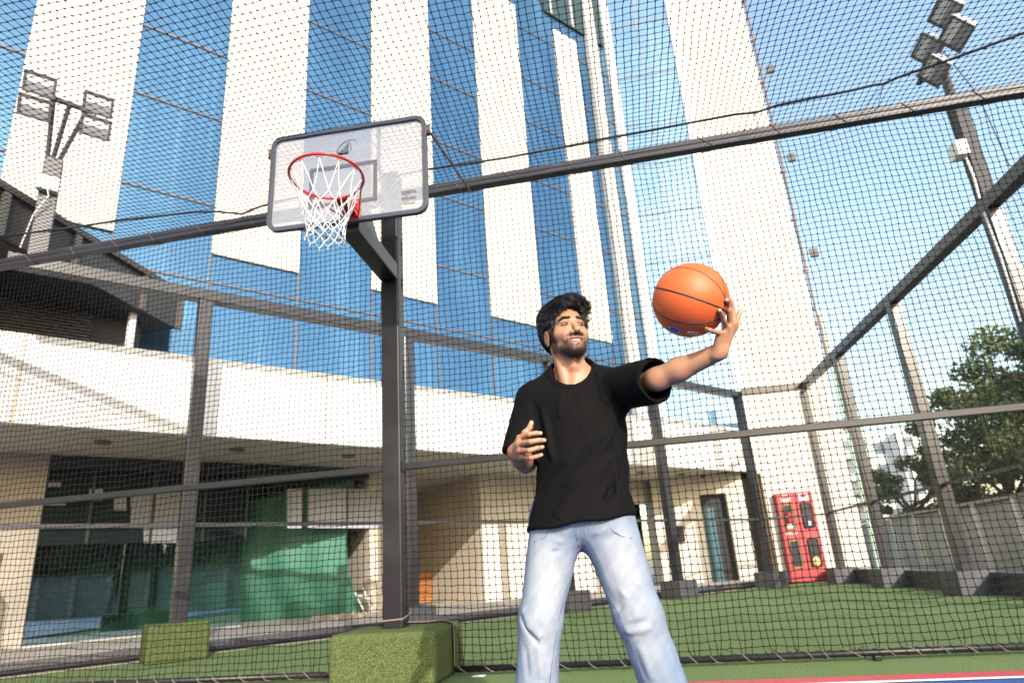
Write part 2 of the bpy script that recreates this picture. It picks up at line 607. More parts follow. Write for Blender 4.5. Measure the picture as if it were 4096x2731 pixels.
for z in (1.6, 3.4, 5.2):
    MB().box(5.52, 5.68, YR-0.09, YR-0.01, z-0.05, z+0.05).build('bracket', M_rust, dp)
for z, w_ in ((14.0, 'highest'), (10.98, 'second highest'), (8.05, 'third highest'), (5.1, 'lowest')):
    t = thing('wall_floodlight', 'small floodlight on an arm at the tower edge, %s of four' % w_, 'floodlight', (5.5, YR, z), 'small floodlights up the tower edge')
    MB().bar((5.43, YR+0.15, z+0.16), (5.76, YR+0.05, z+0.16), 0.035).build('arm', M_colgrey, t)
    MB().hexa([(5.68, YR-0.10, z-0.10), (5.88, YR-0.16, z-0.12), (5.86, YR-0.04, z-0.13), (5.70, YR+0.0, z-0.10), (5.67, YR-0.10, z+0.13), (5.86, YR-0.16, z+0.10), (5.85, YR-0.02, z+0.12), (5.70, YR+0.02, z+0.14)]).build('lamp_head', mat('weathered_lamp', (0.13, 0.125, 0.12), 0.5), t, bevel=0.01)

# ---------------------------------------------------- entrance canopy
can = thing('entrance_canopy', 'long white panelled canopy with beige soffit over the ground floor', 'canopy', F(6, -9, 2.54))
MB().fbox(-16, 13.55, FB-0.10, FB, 2.54, 3.59).build('fascia', M_white, can, bevel=0.006)
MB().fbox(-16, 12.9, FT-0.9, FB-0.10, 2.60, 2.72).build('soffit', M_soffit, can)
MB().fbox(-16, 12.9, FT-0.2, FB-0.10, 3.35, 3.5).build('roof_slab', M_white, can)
M_jointb = mat('brown_joint_stain', (0.52, 0.38, 0.27), 0.8, noise=(4, 0.7, (0.66, 0.55, 0.44)))
for fd in (-8.9, -6.9, -4.9, -2.9, -0.55, 1.30, 2.95, 4.6, 6.4, 8.4, 10.4):
    MB().fbox(fd-0.010, fd+0.010, FB, FB+0.002, 2.545, 3.585).build('joint', M_jointb, can)
    MB().fbox(fd-0.010, fd+0.010, FT-0.7, FB-0.11, 2.597, 2.60).build('joint', M_jointb, can)
i = 0
dl = []
for fd in (0.35, 2.0, 3.7, 5.4, 7.2, 9.0, 10.6, 12.0):
    dl.append((fd, -9.35))
wh = ['farthest left', 'left of the near basketball pole', 'second from the basketball pole', 'behind the basketball pole', 'behind the raised hand', 'behind the black shirt', 'right of the black shirt', 'nearest the tower corner']
for (fd, fn), q in zip(dl, wh):
    p = F(fd, fn, 2.60)
    t = tag(MB().tube([p+Vector((0, 0, 0.02)), p-Vector((0, 0, 0.03))], 0.10, 14).tube([p-Vector((0, 0, 0.025)), p-Vector((0, 0, 0.04))], 0.075, 14).build('downlight', mat('downlight_trim', (0.20, 0.16, 0.10), 0.5)), 'round downlight under the canopy soffit, %s' % q, 'light', 'round lights in the canopy soffit')
p = F(12.35, -9.0, 2.6)
t = thing('dome_camera', 'small dark dome camera under the right end of the canopy', 'camera', p)
MB().tube([p, p-Vector((0, 0, 0.06))], 0.07, 14).build('base', M_plastic, t)
MB().sphere(p-Vector((0, 0, 0.08)), 0.065, 14, 8).build('dome', M_black, t, smooth=True)

# ---------------------------------------------------- ground floor walls
gf = thing('ground_floor_wall', 'cream and white ground floor walls with dark doorways under the canopy', 'wall', F(9, FW))
FDc = 6.95
FDp = float(onF(61, 1400, FW)@FD)      # right edge of the left pillar
FDs = float(onF(848, 1400, FW)@FD)     # left end of the beige wall
# white wall facing the cage between the recess and the first door
MB().fbox(FDc, 11.42, FW-0.2, FW, 0.10, 2.60).build('white_wall', M_whitewall, gf)
MB().fbox(11.42, 12.10, FW-0.2, FW, 2.03, 2.60).build('lintel', M_whitewall, gf)
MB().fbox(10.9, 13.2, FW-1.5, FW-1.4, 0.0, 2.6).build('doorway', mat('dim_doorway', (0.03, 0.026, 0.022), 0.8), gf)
MB().fbox(12.08, 12.16, FW-0.2, FW+0.02, 0.10, 2.08).build('door_frame', M_white, gf)
MB().fbox(12.12, 12.9, FW-0.2, FW-0.005, 0.10, 2.60).build('white_wall', M_whitewall, gf)
# wall square to the court under the canopy end
MB().box(0.86, 1.98, YR-0.02, YR+0.16, 0.10, 2.60).build('cream_wall', M_stone, gf)
MB().box(1.98, 2.60, YR-0.01, YR+0.16, 2.12, 2.60).build('lintel', M_stone, gf)
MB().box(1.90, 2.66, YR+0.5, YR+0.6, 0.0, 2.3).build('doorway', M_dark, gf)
MB().hexa([(2.0, YR+0.02, 0.05), (2.28, YR+0.10, 0.05), (2.28, YR+0.13, 0.05), (2.0, YR+0.05, 0.05), (2.0, YR+0.02, 1.8), (2.28, YR+0.10, 1.8), (2.28, YR+0.13, 1.8), (2.0, YR+0.05, 1.8)]).build('teal_door', mat('teal_door_leaf', (0.03, 0.10, 0.13), 0.4), gf)
MB().box(2.60, 3.02, YR-0.03, YR+0.3, 0.05, 2.60).build('cream_column', M_stone, gf, bevel=0.01)
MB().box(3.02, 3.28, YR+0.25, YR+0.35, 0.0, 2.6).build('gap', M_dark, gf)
MB().box(3.26, 3.40, YR-0.02, YR+0.2, 0.05, 2.60).build('tan_strip', mat('tan_render', (0.50, 0.36, 0.22), 0.8), gf)
# recess: side wall, ceiling and back door
MB().fbox(FDc, FDc+0.15, -13.6, FW-0.2, 0.10, 2.60).build('recess_wall', M_cream, gf)
MB().fbox(FDs+.17, FDc, -13.8, -13.6, 0.10, 2.60).build('recess_back_wall', M_cream, gf)
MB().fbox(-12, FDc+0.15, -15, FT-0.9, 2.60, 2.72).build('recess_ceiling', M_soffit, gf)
d0_, d1_ = float(onF(970, 1300, -13.55)@FD), float(onF(998, 1300, -13.55)@FD)
dr = MB().fbox(d0_, d1_, -13.6, -13.55, 0.10, 2.02).build('wooden_door', mat('dark_wood', (0.05, 0.025, 0.012), 0.5), gf)
# pillar, back wall and side wall of the glazed room on the left
MB().fbox(-3.6, FDp, FW-0.4, FW+0.02, 0.1, 2.60).build('pillar', mat('grey_beige_pillar', (0.40, 0.37, 0.32), 0.8, noise=(2, .5, (.36, .33, .28))), gf, bevel=0.01)
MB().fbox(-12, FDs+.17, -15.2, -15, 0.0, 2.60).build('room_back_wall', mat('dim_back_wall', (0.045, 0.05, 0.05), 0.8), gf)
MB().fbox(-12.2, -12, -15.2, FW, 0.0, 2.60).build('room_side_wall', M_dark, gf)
MB().fbox(FDs+.02, FDs+.17, -15.0, FW-0.2, 0.0, 2.60).build('room_side_wall', mat('beige_side_wall', (0.5, 0.46, 0.38), 0.8), gf)
MB().fbox(FDs, 5.05, FW-0.2, FW, 0.1, 2.60).build('beige_wall', mat('beige_wall_paint', (0.55, 0.50, 0.42), 0.8), gf)
# plinth of dark granite along the foot of the building, piece by piece
for a in np.arange(-9.0, 12.6, 1.35):
    MB().fbox(a+0.004, a+1.346, -8.15, -8.09, 0.0, 0.105).build('granite_edging', M_granite, gf, bevel=0.004)
gp = MB().tube([F(-12, -7.82, 0.035), F(4, -7.82, 0.035), F(12.2, -7.82, 0.035)], 0.026, 8).build('ground_pipe', M_black)
tag(gp, 'thin black pipe lying along the edge of the turf in front of the building', 'pipe')
wb = MB().box(1.30, 1.50, YR-0.14, YR-0.021, 1.05, 1.42).box(1.33, 1.47, YR-0.16, YR-0.14, 1.09, 1.24).build('wall_box', M_black, None, bevel=0.008)
tag(wb, 'small black box fixed to the cream wall left of the teal door', 'box')

# glazed front of the room: frameless panes
gm = bpy.data.materials.new('storefront_glass')
gm.use_nodes = True
nt = gm.node_tree
for n in list(nt.nodes):
    if n.type != 'OUTPUT_MATERIAL':
        nt.nodes.remove(n)
out = [n for n in nt.nodes if n.type == 'OUTPUT_MATERIAL'][0]
tr = nt.nodes.new('ShaderNodeBsdfTransparent')
tr.inputs[0].default_value = (0.86, 0.95, 0.93, 1)
gl = nt.nodes.new('ShaderNodeBsdfGlossy')
gl.inputs['Roughness'].default_value = 0.02
gl.inputs[0].default_value = (0.55, 0.78, 0.92, 1)
ms = nt.nodes.new('ShaderNodeMixShader')
ms.inputs[0].default_value = 0.26
nt.links.new(tr.outputs[0], ms.inputs[1])
nt.links.new(gl.outputs[0], ms.inputs[2])
nt.links.new(ms.outputs[0], out.inputs[0])
M_sglass = gm
gs = thing('glass_storefront', 'frameless glass storefront reflecting trees at the left under the canopy', 'glass front', F(1.4, FW))
for a in (FDp, FDp+1.32):
    MB().fbox(a+0.006, a+1.314, FW-0.05, FW-0.038, 0.12, 2.40).build('glass_pane', M_sglass, gs)
MB().fbox(FDp, FDs, FW-0.10, FW, 2.42, 2.58).build('header', M_dark, gs)
zt = float(onF(300, 1246, FW)[2])
MB().fbox(FDp, FDp+2.66, FW-0.09, FW-0.03, zt, 2.42).build('transom', mat('dark_teal_transom', (0.004, 0.011, 0.012), 0.7, noise=(1.2, .6, (0.008, 0.020, 0.020)), spec=0.1), gs)
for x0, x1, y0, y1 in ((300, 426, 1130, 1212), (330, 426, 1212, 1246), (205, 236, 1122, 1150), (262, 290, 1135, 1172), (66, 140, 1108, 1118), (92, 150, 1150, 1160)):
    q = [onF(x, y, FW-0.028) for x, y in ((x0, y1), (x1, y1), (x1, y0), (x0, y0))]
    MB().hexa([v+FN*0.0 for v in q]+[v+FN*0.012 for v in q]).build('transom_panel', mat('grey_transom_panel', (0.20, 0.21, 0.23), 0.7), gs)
for a in (0.0, 0.55, 1.32, 2.02, 2.64):
    MB().fbox(FDp+a-0.02, FDp+a+0.02, FW-0.03, FW-0.01, zt, 2.42).build('transom_bar', M_dark, gs)
MB().fbox(FDp, FDp+2.64, FW-0.08, FW, 0.10, 0.12).build('sill', M_alu, gs)
wf = MB().fbox(5.02, 5.10, FW-0.15, FW+0.03, 0.10, 2.25).fbox(5.10, 5.16, FW-0.12, FW, 0.10, 2.25).build('door_jamb', M_white)
tag(wf, 'white upright door jamb at the opening of the cream recess behind the pole', 'door jamb')

# green tarpaulin: sags between the right jamb and the back of the room
V, Fc = [], []
nu, nv = 70, 26
for i in range(nu):
    u = i/(nu-1)
    fn = -13.6+2.95*u
    for j in range(nv):
        v = j/(nv-1)
        right = np.interp(v, [0, .45, .68, 1], [814, 796, 801, 836])
        pxx = 110+(right-110)*u
        py = (1256-166*u)*(1-v)+(1478-54*u**1.6)*v
        f2 = fn+(0.07*math.sin(u*47+2.0*math.sin(v*3.1))*(0.3+0.7*v)+0.20*math.sin(v*PI))*(1-u**6)
        V.append(onF(pxx, py, f2))
for i in range(nu-1):
    for j in range(nv-1):
        a = i*nv+j
        Fc.append((a, a+nv, a+nv+1, a+1))
tp = np_mesh('tarpaulin', V, [np.array(Fc)], mat('green_tarp_sheet', (0.035, 0.155, 0.105), 0.6, noise=(3, 0.5, (0.055, 0.20, 0.14)), bump=(300, 0.3, 0.002)), None, True)
sm = tp.modifiers.new('thickness', 'SOLIDIFY')
sm.thickness = 0.006
tag(tp, 'big green tarpaulin hung slanting across the open front of the ground floor', 'tarpaulin')
bd = thing('reflection_panels', 'added pale grey panels standing in for glass reflections above the green tarpaulin', 'reflection', F(3.2, -10.7))  # added panels, their flat grey stands in for reflections in the glass
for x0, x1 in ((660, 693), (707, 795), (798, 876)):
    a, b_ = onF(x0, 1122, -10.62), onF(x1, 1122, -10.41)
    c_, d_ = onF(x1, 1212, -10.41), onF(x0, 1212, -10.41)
    MB().hexa([d_, c_, c_-FN*0.03, d_-FN*0.03, a, b_, b_-FN*0.03, a-FN*0.03]).build('reflection_panel', mat('grey_reflection_tone', (0.38, 0.40, 0.46), 0.8), bd)
# rubble beside the tarpaulin
rb = MB()
for i in range(70):
    p = onF(random.uniform(730, 862), random.uniform(1408, 1424), -10.1+random.uniform(-0.4, 0.5))
    s_ = random.uniform(0.02, 0.08)
    p[2] = 0.10
    rb.hexa([Vector(p)+Vector((random.uniform(.6, 1.2)*a*s_, random.uniform(.6, 1.2)*b_*s_, c_*s_*random.uniform(.5, 1))) for c_ in (0, 1) for a, b_ in ((-1, -1), (1, -1), (1, 1), (-1, 1))])
tag(rb.build('rubble', mat('rubble_stone', (0.45, 0.40, 0.33), 0.9, noise=(12, .7, (.25, .22, .19)))), kind='stuff')
ch = thing('folding_chair', 'white folded plastic chair thrown on the rubble beside the tarpaulin', 'chair', onF(835, 1400, -10.2))
b0 = onF(838, 1410, -10.2)
for dx, tl in ((0, 0.35), (0.14, 0.42)):
    MB().tube([Vector(b0)+Vector((dx, 0, 0.02)), Vector(b0)+Vector((dx-0.22, 0.1, tl))], 0.014, 6).build('leg', M_white, ch)
MB().hexa([Vector(b0)+Vector(q) for q in ((-.16, 0, .30), (.10, -.05, .22), (.10, .2, .22), (-.16, .2, .30), (-.16, 0, .32), (.10, -.05, .24), (.10, .2, .24), (-.16, .2, .32))]).build('seat', M_white, ch, bevel=0.006)
# tall chair at the far left
p = F(-0.78, -10.15, 0.1)
bc = thing('bar_chair', 'tall bar chair with brown wooden back and dark metal legs by the pillar', 'chair', p)
ax, ay = Vector(FD), Vector(FN)
for a, b_ in ((-.21, -.2), (.21, -.2), (.21, .2), (-.21, .2)):
    MB().bar(p+ax*a+ay*b_, p+ax*a*0.9+ay*b_*0.9+Vector((0, 0, .72)), 0.045).build('leg', M_black, bc)
MB().hexa([p+ax*a+ay*b_+Vector((0, 0, z)) for z in (.72, .77) for a, b_ in ((-.23, -.22), (.23, -.22), (.23, .22), (-.23, .22))]).build('seat', M_black, bc, bevel=0.01)
MB().hexa([p+ax*a*s_+ay*b_+Vector((0, 0, z)) for z, s_ in ((.80, .8), (1.22, 1.0)) for a, b_ in ((-.22, -.2), (.22, -.2), (.22, -.17), (-.22, -.17))]).build('backrest', mat('brown_plywood', (0.20, 0.085, 0.03), 0.5), bc, bevel=0.02)
# slatted orange cabinet in the recess doorway
p = onF(980, 1375, -12.6)
sc = thing('slatted_cabinet', 'low orange wooden cabinet with slatted doors in the recess behind the pole', 'cabinet', (p[0], p[1], 0.1))
M_or = mat('orange_wood', (0.42, 0.16, 0.035), 0.5)
o = F(p@FD, p@FN, 0.1)
MB().prism([(-.24, 0), (.24, 0), (.24, .62), (-.24, .62)], o, FD, (0, 0, 1), -FN, .35).build('cabinet_body', M_or, sc, bevel=0.008)
for k in range(7):
    MB().prism([(-.19, .10+k*.065), (.19, .10+k*.065), (.19, .135+k*.065), (-.19, .135+k*.065)], o+Vector(FN)*0.012, FD, (0, 0, 1), -FN, .012).build('slat', mat('brown_slat', (0.22, 0.08, 0.02), 0.6), sc)

# ---------------------------------------------------- rooftop shelter on the left
XS = -5.886
sh = thing('rooftop_shelter', 'dark louvred rooftop shelter with slanted grey fascia above the white canopy', 'shelter', (-7, 6, 3.6))
M_sh = mat('dark_grey_metal_sheet', (0.026, 0.030, 0.036), 0.45, noise=(2.5, 0.6, (0.05, 0.045, 0.043)))
MB().box(XS-0.05, XS, 3.1, 7.15, 4.25, 4.74).build('fascia', M_sh, sh, bevel=0.006)
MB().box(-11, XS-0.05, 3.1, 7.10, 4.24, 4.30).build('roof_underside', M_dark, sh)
MB().box(-11, XS+0.06, 3.1, 7.18, 4.742, 4.82).build('roof_edge', mat('brown_grey_edge', (0.05, 0.045, 0.043), 0.5), sh)
for y in (4.33, 4.47, 5.35, 6.42, 7.12):
    MB().box(XS, XS+0.05, y-0.035, y+0.035, 4.24, 4.74).build('fascia_bracket', mat('bracket_metal', (0.09, 0.085, 0.08), 0.4), sh)
for k in range(16):
    z = 3.62+k*0.042
    MB().fbox(-4.5, 0.05, -9.02, -8.98, z, z+0.018).build('louvre', mat('louvre_blade', (0.045, 0.04, 0.04), 0.5), sh)
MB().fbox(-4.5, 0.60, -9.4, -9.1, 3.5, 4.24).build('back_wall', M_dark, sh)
MB().tube([F(0.48, -8.85, 3.5), F(0.48, -8.85, 4.24)], 0.05, 14).build('column', M_white, sh, smooth=True)
# ---------------------------------------------------- fire hose cabinet on the stone wall
fc = thing('fire_cabinet', 'red two-door fire hose cabinet standing against the stone wall, lettered FHC-07', 'fire cabinet', (4.06, 15.5, 0))
M_red = mat('fire_red_paint', (0.40, 0.035, 0.042), 0.5, noise=(3, .5, (.34, .045, .05)))
YC = 15.34
MB().box(3.66, 4.465, YC+0.03, 15.549, 0.0, 1.985).build('cabinet_body', M_red, fc, bevel=0.008)
for x0, x1 in ((3.668, 4.058), (4.066, 4.458)):
    d = MB().box(x0, x1, YC, YC+0.03, 0.10, 1.975).build('door', M_red, fc, bevel=0.006)
    for z0, z1 in ((0.30, 0.92), (1.15, 1.72)):
        xm = (x0+x1)/2
        MB().box(xm-0.115, xm+0.115, YC-0.012, YC, z0, z1).build('window_frame', M_black if x0 > 4 else mat('brass_trim', (0.35, 0.25, 0.10), 0.4), d, bevel=0.03)
        MB().box(xm-0.09, xm+0.09, YC-0.016, YC-0.012, z0+0.03, z1-0.03).build('window_pane', mat('cabinet_window', (0.05, 0.05, 0.055), 0.12), d)
    MB().box(xm-0.10, xm+0.10, YC-0.004, YC, 1.78, 1.93).build('notice', mat('white_sticker', (0.75, 0.72, 0.72), 0.6), d)
    MB().box(xm-0.07, xm+0.07, YC-0.006, YC-0.004, 1.84, 1.92).build('notice_symbol', M_red, d)
MB().tube([(3.86, YC-0.03, 1.30), (3.86, YC-0.03, 1.52)], 0.075, 14).build('hose_reel', mat('hose_red', (0.35, 0.01, 0.012), 0.4), fc)
MB().box(3.79, 3.93, YC-0.022, YC-0.016, 1.18, 1.28).build('white_nozzle', M_white, fc)
MB().sphere((4.26, YC-0.02, 0.42), 0.075, 14, 8, (1, .35, 1.4)).build('yellow_valve', mat('yellow_paint', (0.75, 0.55, 0.16), 0.4), fc, smooth=True)
MB().sphere((4.27, YC-0.02, 1.25), 0.05, 14, 8, (1, .3, 1)).build('gauge', mat('gauge_glass', (0.45, 0.52, 0.58), 0.2), fc, smooth=True)


def text(name, body, size, o, u, v, m, parent, depth=0.0015, bold=0.0):
    cu = bpy.data.curves.new(name, 'FONT')
    cu.body = body
    cu.size = size
    cu.extrude = depth
    cu.offset = bold
    cu.align_x = 'CENTER'
    cu.align_y = 'CENTER'
    t = bpy.data.objects.new(name, cu)
    COL.objects.link(t)
    u, v = Vector(u).normalized(), Vector(v).normalized()
    n = u.cross(v)
    Mx = Matrix(((u.x, v.x, n.x, o[0]), (u.y, v.y, n.y, o[1]), (u.z, v.z, n.z, o[2]), (0, 0, 0, 1)))
    dg = bpy.context.evaluated_depsgraph_get()
    me = bpy.data.meshes.new_from_object(t.evaluated_get(dg))
    me.transform(Mx)
    bpy.data.objects.remove(t)
    me.materials.clear()
    me.materials.append(m)
    return link(name, me, parent)


text('lettering', 'FHC-07', 0.085, (3.863, YC-0.003, 1.06), (1, 0, 0), (0, 0, 1), M_white, fc, 0.002, 0.001)
# ------------------------------------------------------------------ turf cage frame
FC = -7.43
ZB0, ZB1 = 3.96, 4.10
cg = thing('sports_cage', 'grey steel cage frame around the green turf pitch with side netting', 'cage', F(6, FC))
PW = 0.075


def fpost(fd, ztop=ZB0, zb=0.3):
    return MB().fbox(fd-PW, fd+PW, FC-PW, FC+PW, zb, ztop).build('post', M_cage, cg, bevel=0.008)


fposts = [1.13, 3.80, 6.47, 9.02, 11.88]
for fd in fposts:
    fpost(fd)
cx, cyy = F(11.88, FC)[0], F(11.88, FC)[1]          # bend of the frame
MB().fbox(-0.75, 11.95, FC-PW, FC+PW, ZB0, ZB1).build('top_beam', M_cage, cg, bevel=0.008)
YE = cyy
XC = 4.25
MB().box(cx+0.08, XC+0.07, YE-PW, YE+PW, ZB0+0.05, ZB1+0.05).build('top_beam', M_cage, cg, bevel=0.008)
MB().box(XC-0.07, XC+0.07, 4.45, YE-PW, ZB0+0.02, ZB1+0.03).build('top_beam', M_cage, cg, bevel=0.008)
yposts = [13.75, 11.45, 9.05, 6.55]
for y in yposts:
    MB().box(XC-PW, XC+PW, y-PW, y+PW, 0.3, ZB0+0.02).build('post', M_cage, cg, bevel=0.008)
MB().fbox(-0.7, 11.88, FC-0.02, FC+0.02, 1.32, 1.36).build('mid_rail', M_steel, cg)
MB().box(cx, XC, YE-0.02, YE+0.02, 1.33, 1.37).build('mid_rail', M_steel, cg)
MB().box(XC-0.02, XC+0.02, 4.5, YE-0.02, 1.355, 1.395).build('mid_rail', M_steel, cg)
# cable and flexible conduit along the right end post
cb = [onX(2270, 460, XC-0.09)+np.array([0, 0, 0.1])*0, onX(2300, 560, XC-0.09), onX(2352, 720, XC-0.09)]
# side netting (right)
ny, nz = 184, 84
ys = np.linspace(4.5, YE-0.1, ny)
zs = np.linspace(0.30, 3.97, nz)
G = np.zeros((ny, nz, 3))
G[..., 0] = XC
G[..., 1] = ys[:, None]
G[..., 2] = zs[None, :]
G[..., 0] += 0.05*wob(G, 0.7)
G[..., 1] += 0.012*wob(G, 3.0, 2)
G[..., 2] += 0.012*wob(G, 2.6, 4)
A = np.concatenate([G[:-1].reshape(-1, 3), G[:, :-1].reshape(-1, 3)])
B = np.concatenate([G[1:].reshape(-1, 3), G[:, 1:].reshape(-1, 3)])
V, Fq = seg_tubes(A, B, 0.0014, n=3)
np_mesh('side_net', V, [Fq], M_net2, cg)

# plinths under the posts
names = ['second', 'third', 'fourth']
k = 0
lab = {6.47: 'speckled dark granite plinth under the cage post seen between the jeans', 9.02: 'speckled dark granite plinth under the cage post right of the jeans',
       11.88: 'speckled dark granite plinth under the far bend of the cage, left of the red cabinet', 3.80: 'speckled dark granite plinth under the cage post behind the basketball pole'}
for fd in (3.80, 6.47, 9.02, 11.88):
    p = tag(MB().fbox(fd-0.24, fd+0.24, FC-0.22, FC+0.22, 0, 0.30).build('post_plinth', M_granite, None, bevel=0.012), lab[fd], 'plinth', 'granite plinths under the cage posts')
labs = ['speckled dark granite plinth under the far corner post beside the red cabinet', 'dark granite plinth under the second post of the right side of the cage', 'dark granite plinth under the third post of the right side, nearest shown in full', 'dark granite plinth under the near right post carrying the floodlights']
for y, l in zip(yposts, labs):
    tag(MB().box(XC-0.22, XC+0.22, y-0.25, y+0.25, 0, 0.30).build('post_plinth', M_granite, None, bevel=0.012), l, 'plinth', 'granite plinths under the cage posts')
tb = MB().fbox(0.83, 1.40, FC-0.22, FC+0.24, 0, 0.36).build('turf_plinth', M_turfbox, None, bevel=0.03, segs=3)
tag(tb, 'small plinth wrapped in green artificial grass under the left cage post', 'plinth', 'plinths wrapped in artificial grass')
kb = MB()
kb.box(4.42, 4.62, 4.5, 15.2, 0, 0.22)
kb.box(4.40, 4.64, 4.5, 15.2, 0.22, 0.26)
tag(kb.build('stone_kerb', M_granite, None), 'low dark stone kerb running behind the right side of the cage', 'kerb')

# ------------------------------------------------------------------ floodlight poles


def flood(parent, c, ux, uy, un, w_=0.36, h_=0.26):
    """floodlight: housing with a glass front; ux width, uy height, un facing"""
    c, ux, uy, un = Vector(c), Vector(ux).normalized(), Vector(uy).normalized(), Vector(un).normalized()
    m = MB()
    p = []
    for d, s_ in ((0, 1), (-0.10, 0.8)):
        p.append([c+ux*a*w_/2*s_+uy*b*h_/2*s_+un*d for a, b in ((-1, -1), (1, -1), (1, 1), (-1, 1))])
    m.hexa(p[1]+p[0])
    o = m.build('floodlight', M_alu, parent, bevel=0.02)
    fr = MB()
    t_ = 0.028
    for a0, a1, b0, b1 in ((-1, 1, -1, -1+2*t_/h_), (-1, 1, 1-2*t_/h_, 1), (-1, -1+2*t_/w_, -1+2*t_/h_, 1-2*t_/h_), (1-2*t_/w_, 1, -1+2*t_/h_, 1-2*t_/h_)):
        q = [c+ux*a*w_/2+uy*b*h_/2 for a, b in ((a0, b0), (a1, b0), (a1, b1), (a0, b1))]
        fr.hexa([v+un*0.001 for v in q]+[v+un*0.018 for v in q])
    fr.build('bezel', mat('bezel_grey', (0.07, 0.085, 0.10), 0.4), o)
    q = [c+ux*a*(w_/2-t_)+uy*b*(h_/2-t_) for a, b in ((-1, -1), (1, -1), (1, 1), (-1, 1))]
    MB().hexa([v+un*0.001 for v in q]+[v+un*0.006 for v in q]).build('lens', M_lamp, o)
    s2_ = [c+ux*a*(w_/2-t_)+uy*b*(h_/2-t_) for a, b in ((-1, -1), (1, -1), (1, 0.05), (-1, 0.05))]
    MB().hexa([v+un*0.0062 for v in s2_]+[v+un*0.009 for v in s2_]).build('reflector', mat('reflector_grey', (0.20, 0.22, 0.245), 0.3), o)
    return o


lp = thing('floodlight_pole', 'grey floodlight pole with four square lamps on a fan of struts, at the left', 'floodlight', F(-0.51, FC, 4.1))
MB().fbox(-0.60, -0.43, FC-0.075, FC+0.075, 4.10, 5.32).build('pole', M_steel, lp, bevel=0.008)
MB().fbox(-0.62, -0.43, FC+0.075, FC+0.16, 4.86, 5.03).build('junction_box', M_plastic, lp, bevel=0.012)
cab = [F(-0.52, FC+0.14, 4.86), F(-0.50, FC+0.17, 4.78), F(-0.60, FC+0.12, 4.55), F(-0.66, FC+0.09, 4.15)]
MB().tube(cab, 0.006, 6).build('cable', M_plastic, lp)
MB().bar(F(-0.74, FC, 6.13), F(-0.24, FC, 6.10), 0.045).build('crossbar', M_black, lp)
for a in (-0.62, -0.47, -0.30):
    MB().bar(F(-0.545+0.25*(a+0.5), FC, 5.25), F(a, FC, 6.11), 0.034).build('strut', M_steel, lp)
fdir = (Vector(FN)*0.80+Vector(FD)*-0.1+Vector((0, 0, -0.55)))
for (px, py) in ((92, 195), (80, 248), (226, 241), (220, 293)):
    c = onF(px, py, FC+0.08)
    flood(lp, c, Vector(FD), Vector((0, 0, 1))+Vector(FN)*0.55, fdir, 0.30, 0.24)

rp = thing('floodlight_pole', 'dark floodlight pole with four tilted lamps rising from the right side of the cage', 'floodlight', (XC, 6.55, 4.1))
MB().box(XC-0.07, XC+0.07, 6.48, 6.62, 4.13, 5.35).build('pole', mat('dull_steel', (0.045, 0.046, 0.052), 0.6, spec=0.25), rp, bevel=0.008)
MB().tube([(XC-0.02, 6.53, 5.30), (XC-0.02, 6.53, 6.05)], 0.05, 10).build('mast', M_steel, rp)
MB().box(XC-0.19, XC-0.07, 6.44, 6.60, 4.64, 4.83).build('junction_box', M_plastic, rp, bevel=0.012)
MB().tube([(XC-0.085, 6.52, 4.64), (XC-0.085, 6.50, 4.4), (XC-0.085, 6.52, 4.12)], 0.013, 8).build('conduit', M_plastic, rp)
MB().tube([(XC-0.085, 6.52, 3.95), (XC-0.085, 6.50, 3.4), (XC-0.085, 6.52, 2.7)], 0.013, 8).build('conduit', M_plastic, rp)
MB().bar((XC-0.02, 6.05, 6.05), (XC-0.02, 7.0, 6.05), 0.045).build('crossbar', M_black, rp)
fd2 = Vector((-0.72, -0.08, -0.62))
for (px, py) in ((2172, 30), (2197, 78), (2130, 115), (2146, 163)):
    c = onX(px, py, XC-0.12)
    flood(rp, c, (0.05, 1, 0.0), (-0.62, 0, 0.72), fd2, 0.36, 0.28)
MB().tube([(XC, 6.45, 6.0), (XC+0.05, 6.25, 5.2), (XC, 6.10, 4.2)], 0.006, 5).build('stay_wire', M_steel, rp)
# ------------------------------------------------------------------ court fence
YF = 4.30
fn_ = thing('court_fence', 'black steel court fence with knotted net between beam, rail and ground pipe', 'fence', (0, YF, 0))
M_beam = mat('beam_steel', (0.040, 0.038, 0.044), 0.40, noise=(7, 0.5, (0.058, 0.055, 0.06)), bump=(60, 0.06, 0.002), spec=0.4)
for x0, x1 in ((-6.4, -1.675), (-1.525, 4.15)):
    m = MB().box(x0, x1, YF-0.035, YF+0.035, 3.712, 3.756).box(x0, x1, YF-0.035, YF+0.035, 3.759, 3.802)
    m.build('top_beam', M_beam, fn_, bevel=0.004)
    MB().box(x0, x1, YF-0.022, YF+0.022, 1.412, 1.460).build('mid_rail', M_black, fn_, bevel=0.005)
MB().box(-1.525, -1.505, YF-0.035, YF+0.035, 1.40, 1.475).build('end_plate', M_black, fn_)
for x0, x1 in ((-6.4, -1.95), (-1.195, 4.15)):
    MB().tube([(x0, YF, 0.045), (x1, YF, 0.045)], 0.0205, 14).build('ground_pipe', M_black, fn_, smooth=True)
MB().box(1.40, 1.44, YF-0.03, YF+0.02, 0.0, 0.03).build('pipe_foot', M_black, fn_, bevel=0.004)


def helix(x0, x1, seed, pitch=(0.10, 0.22), r=0.0235):
    rr = random.Random(seed)
    pts = []
    x = x0
    while x < x1:
        p = rr.uniform(*pitch)
        slant = rr.uniform(0.25, 0.6)
        for k in range(10):
            t = 2*PI*k/10
            u = 0.5-0.5*math.cos(t) if k < 5 else 1.0
            xx = x + p*((k/10) if slant > 0.45 else (k/10)**1.6)
            pts.append((xx, YF+math.sin(t)*r*-1, 0.045+math.cos(t)*r))
        x += p
    return pts


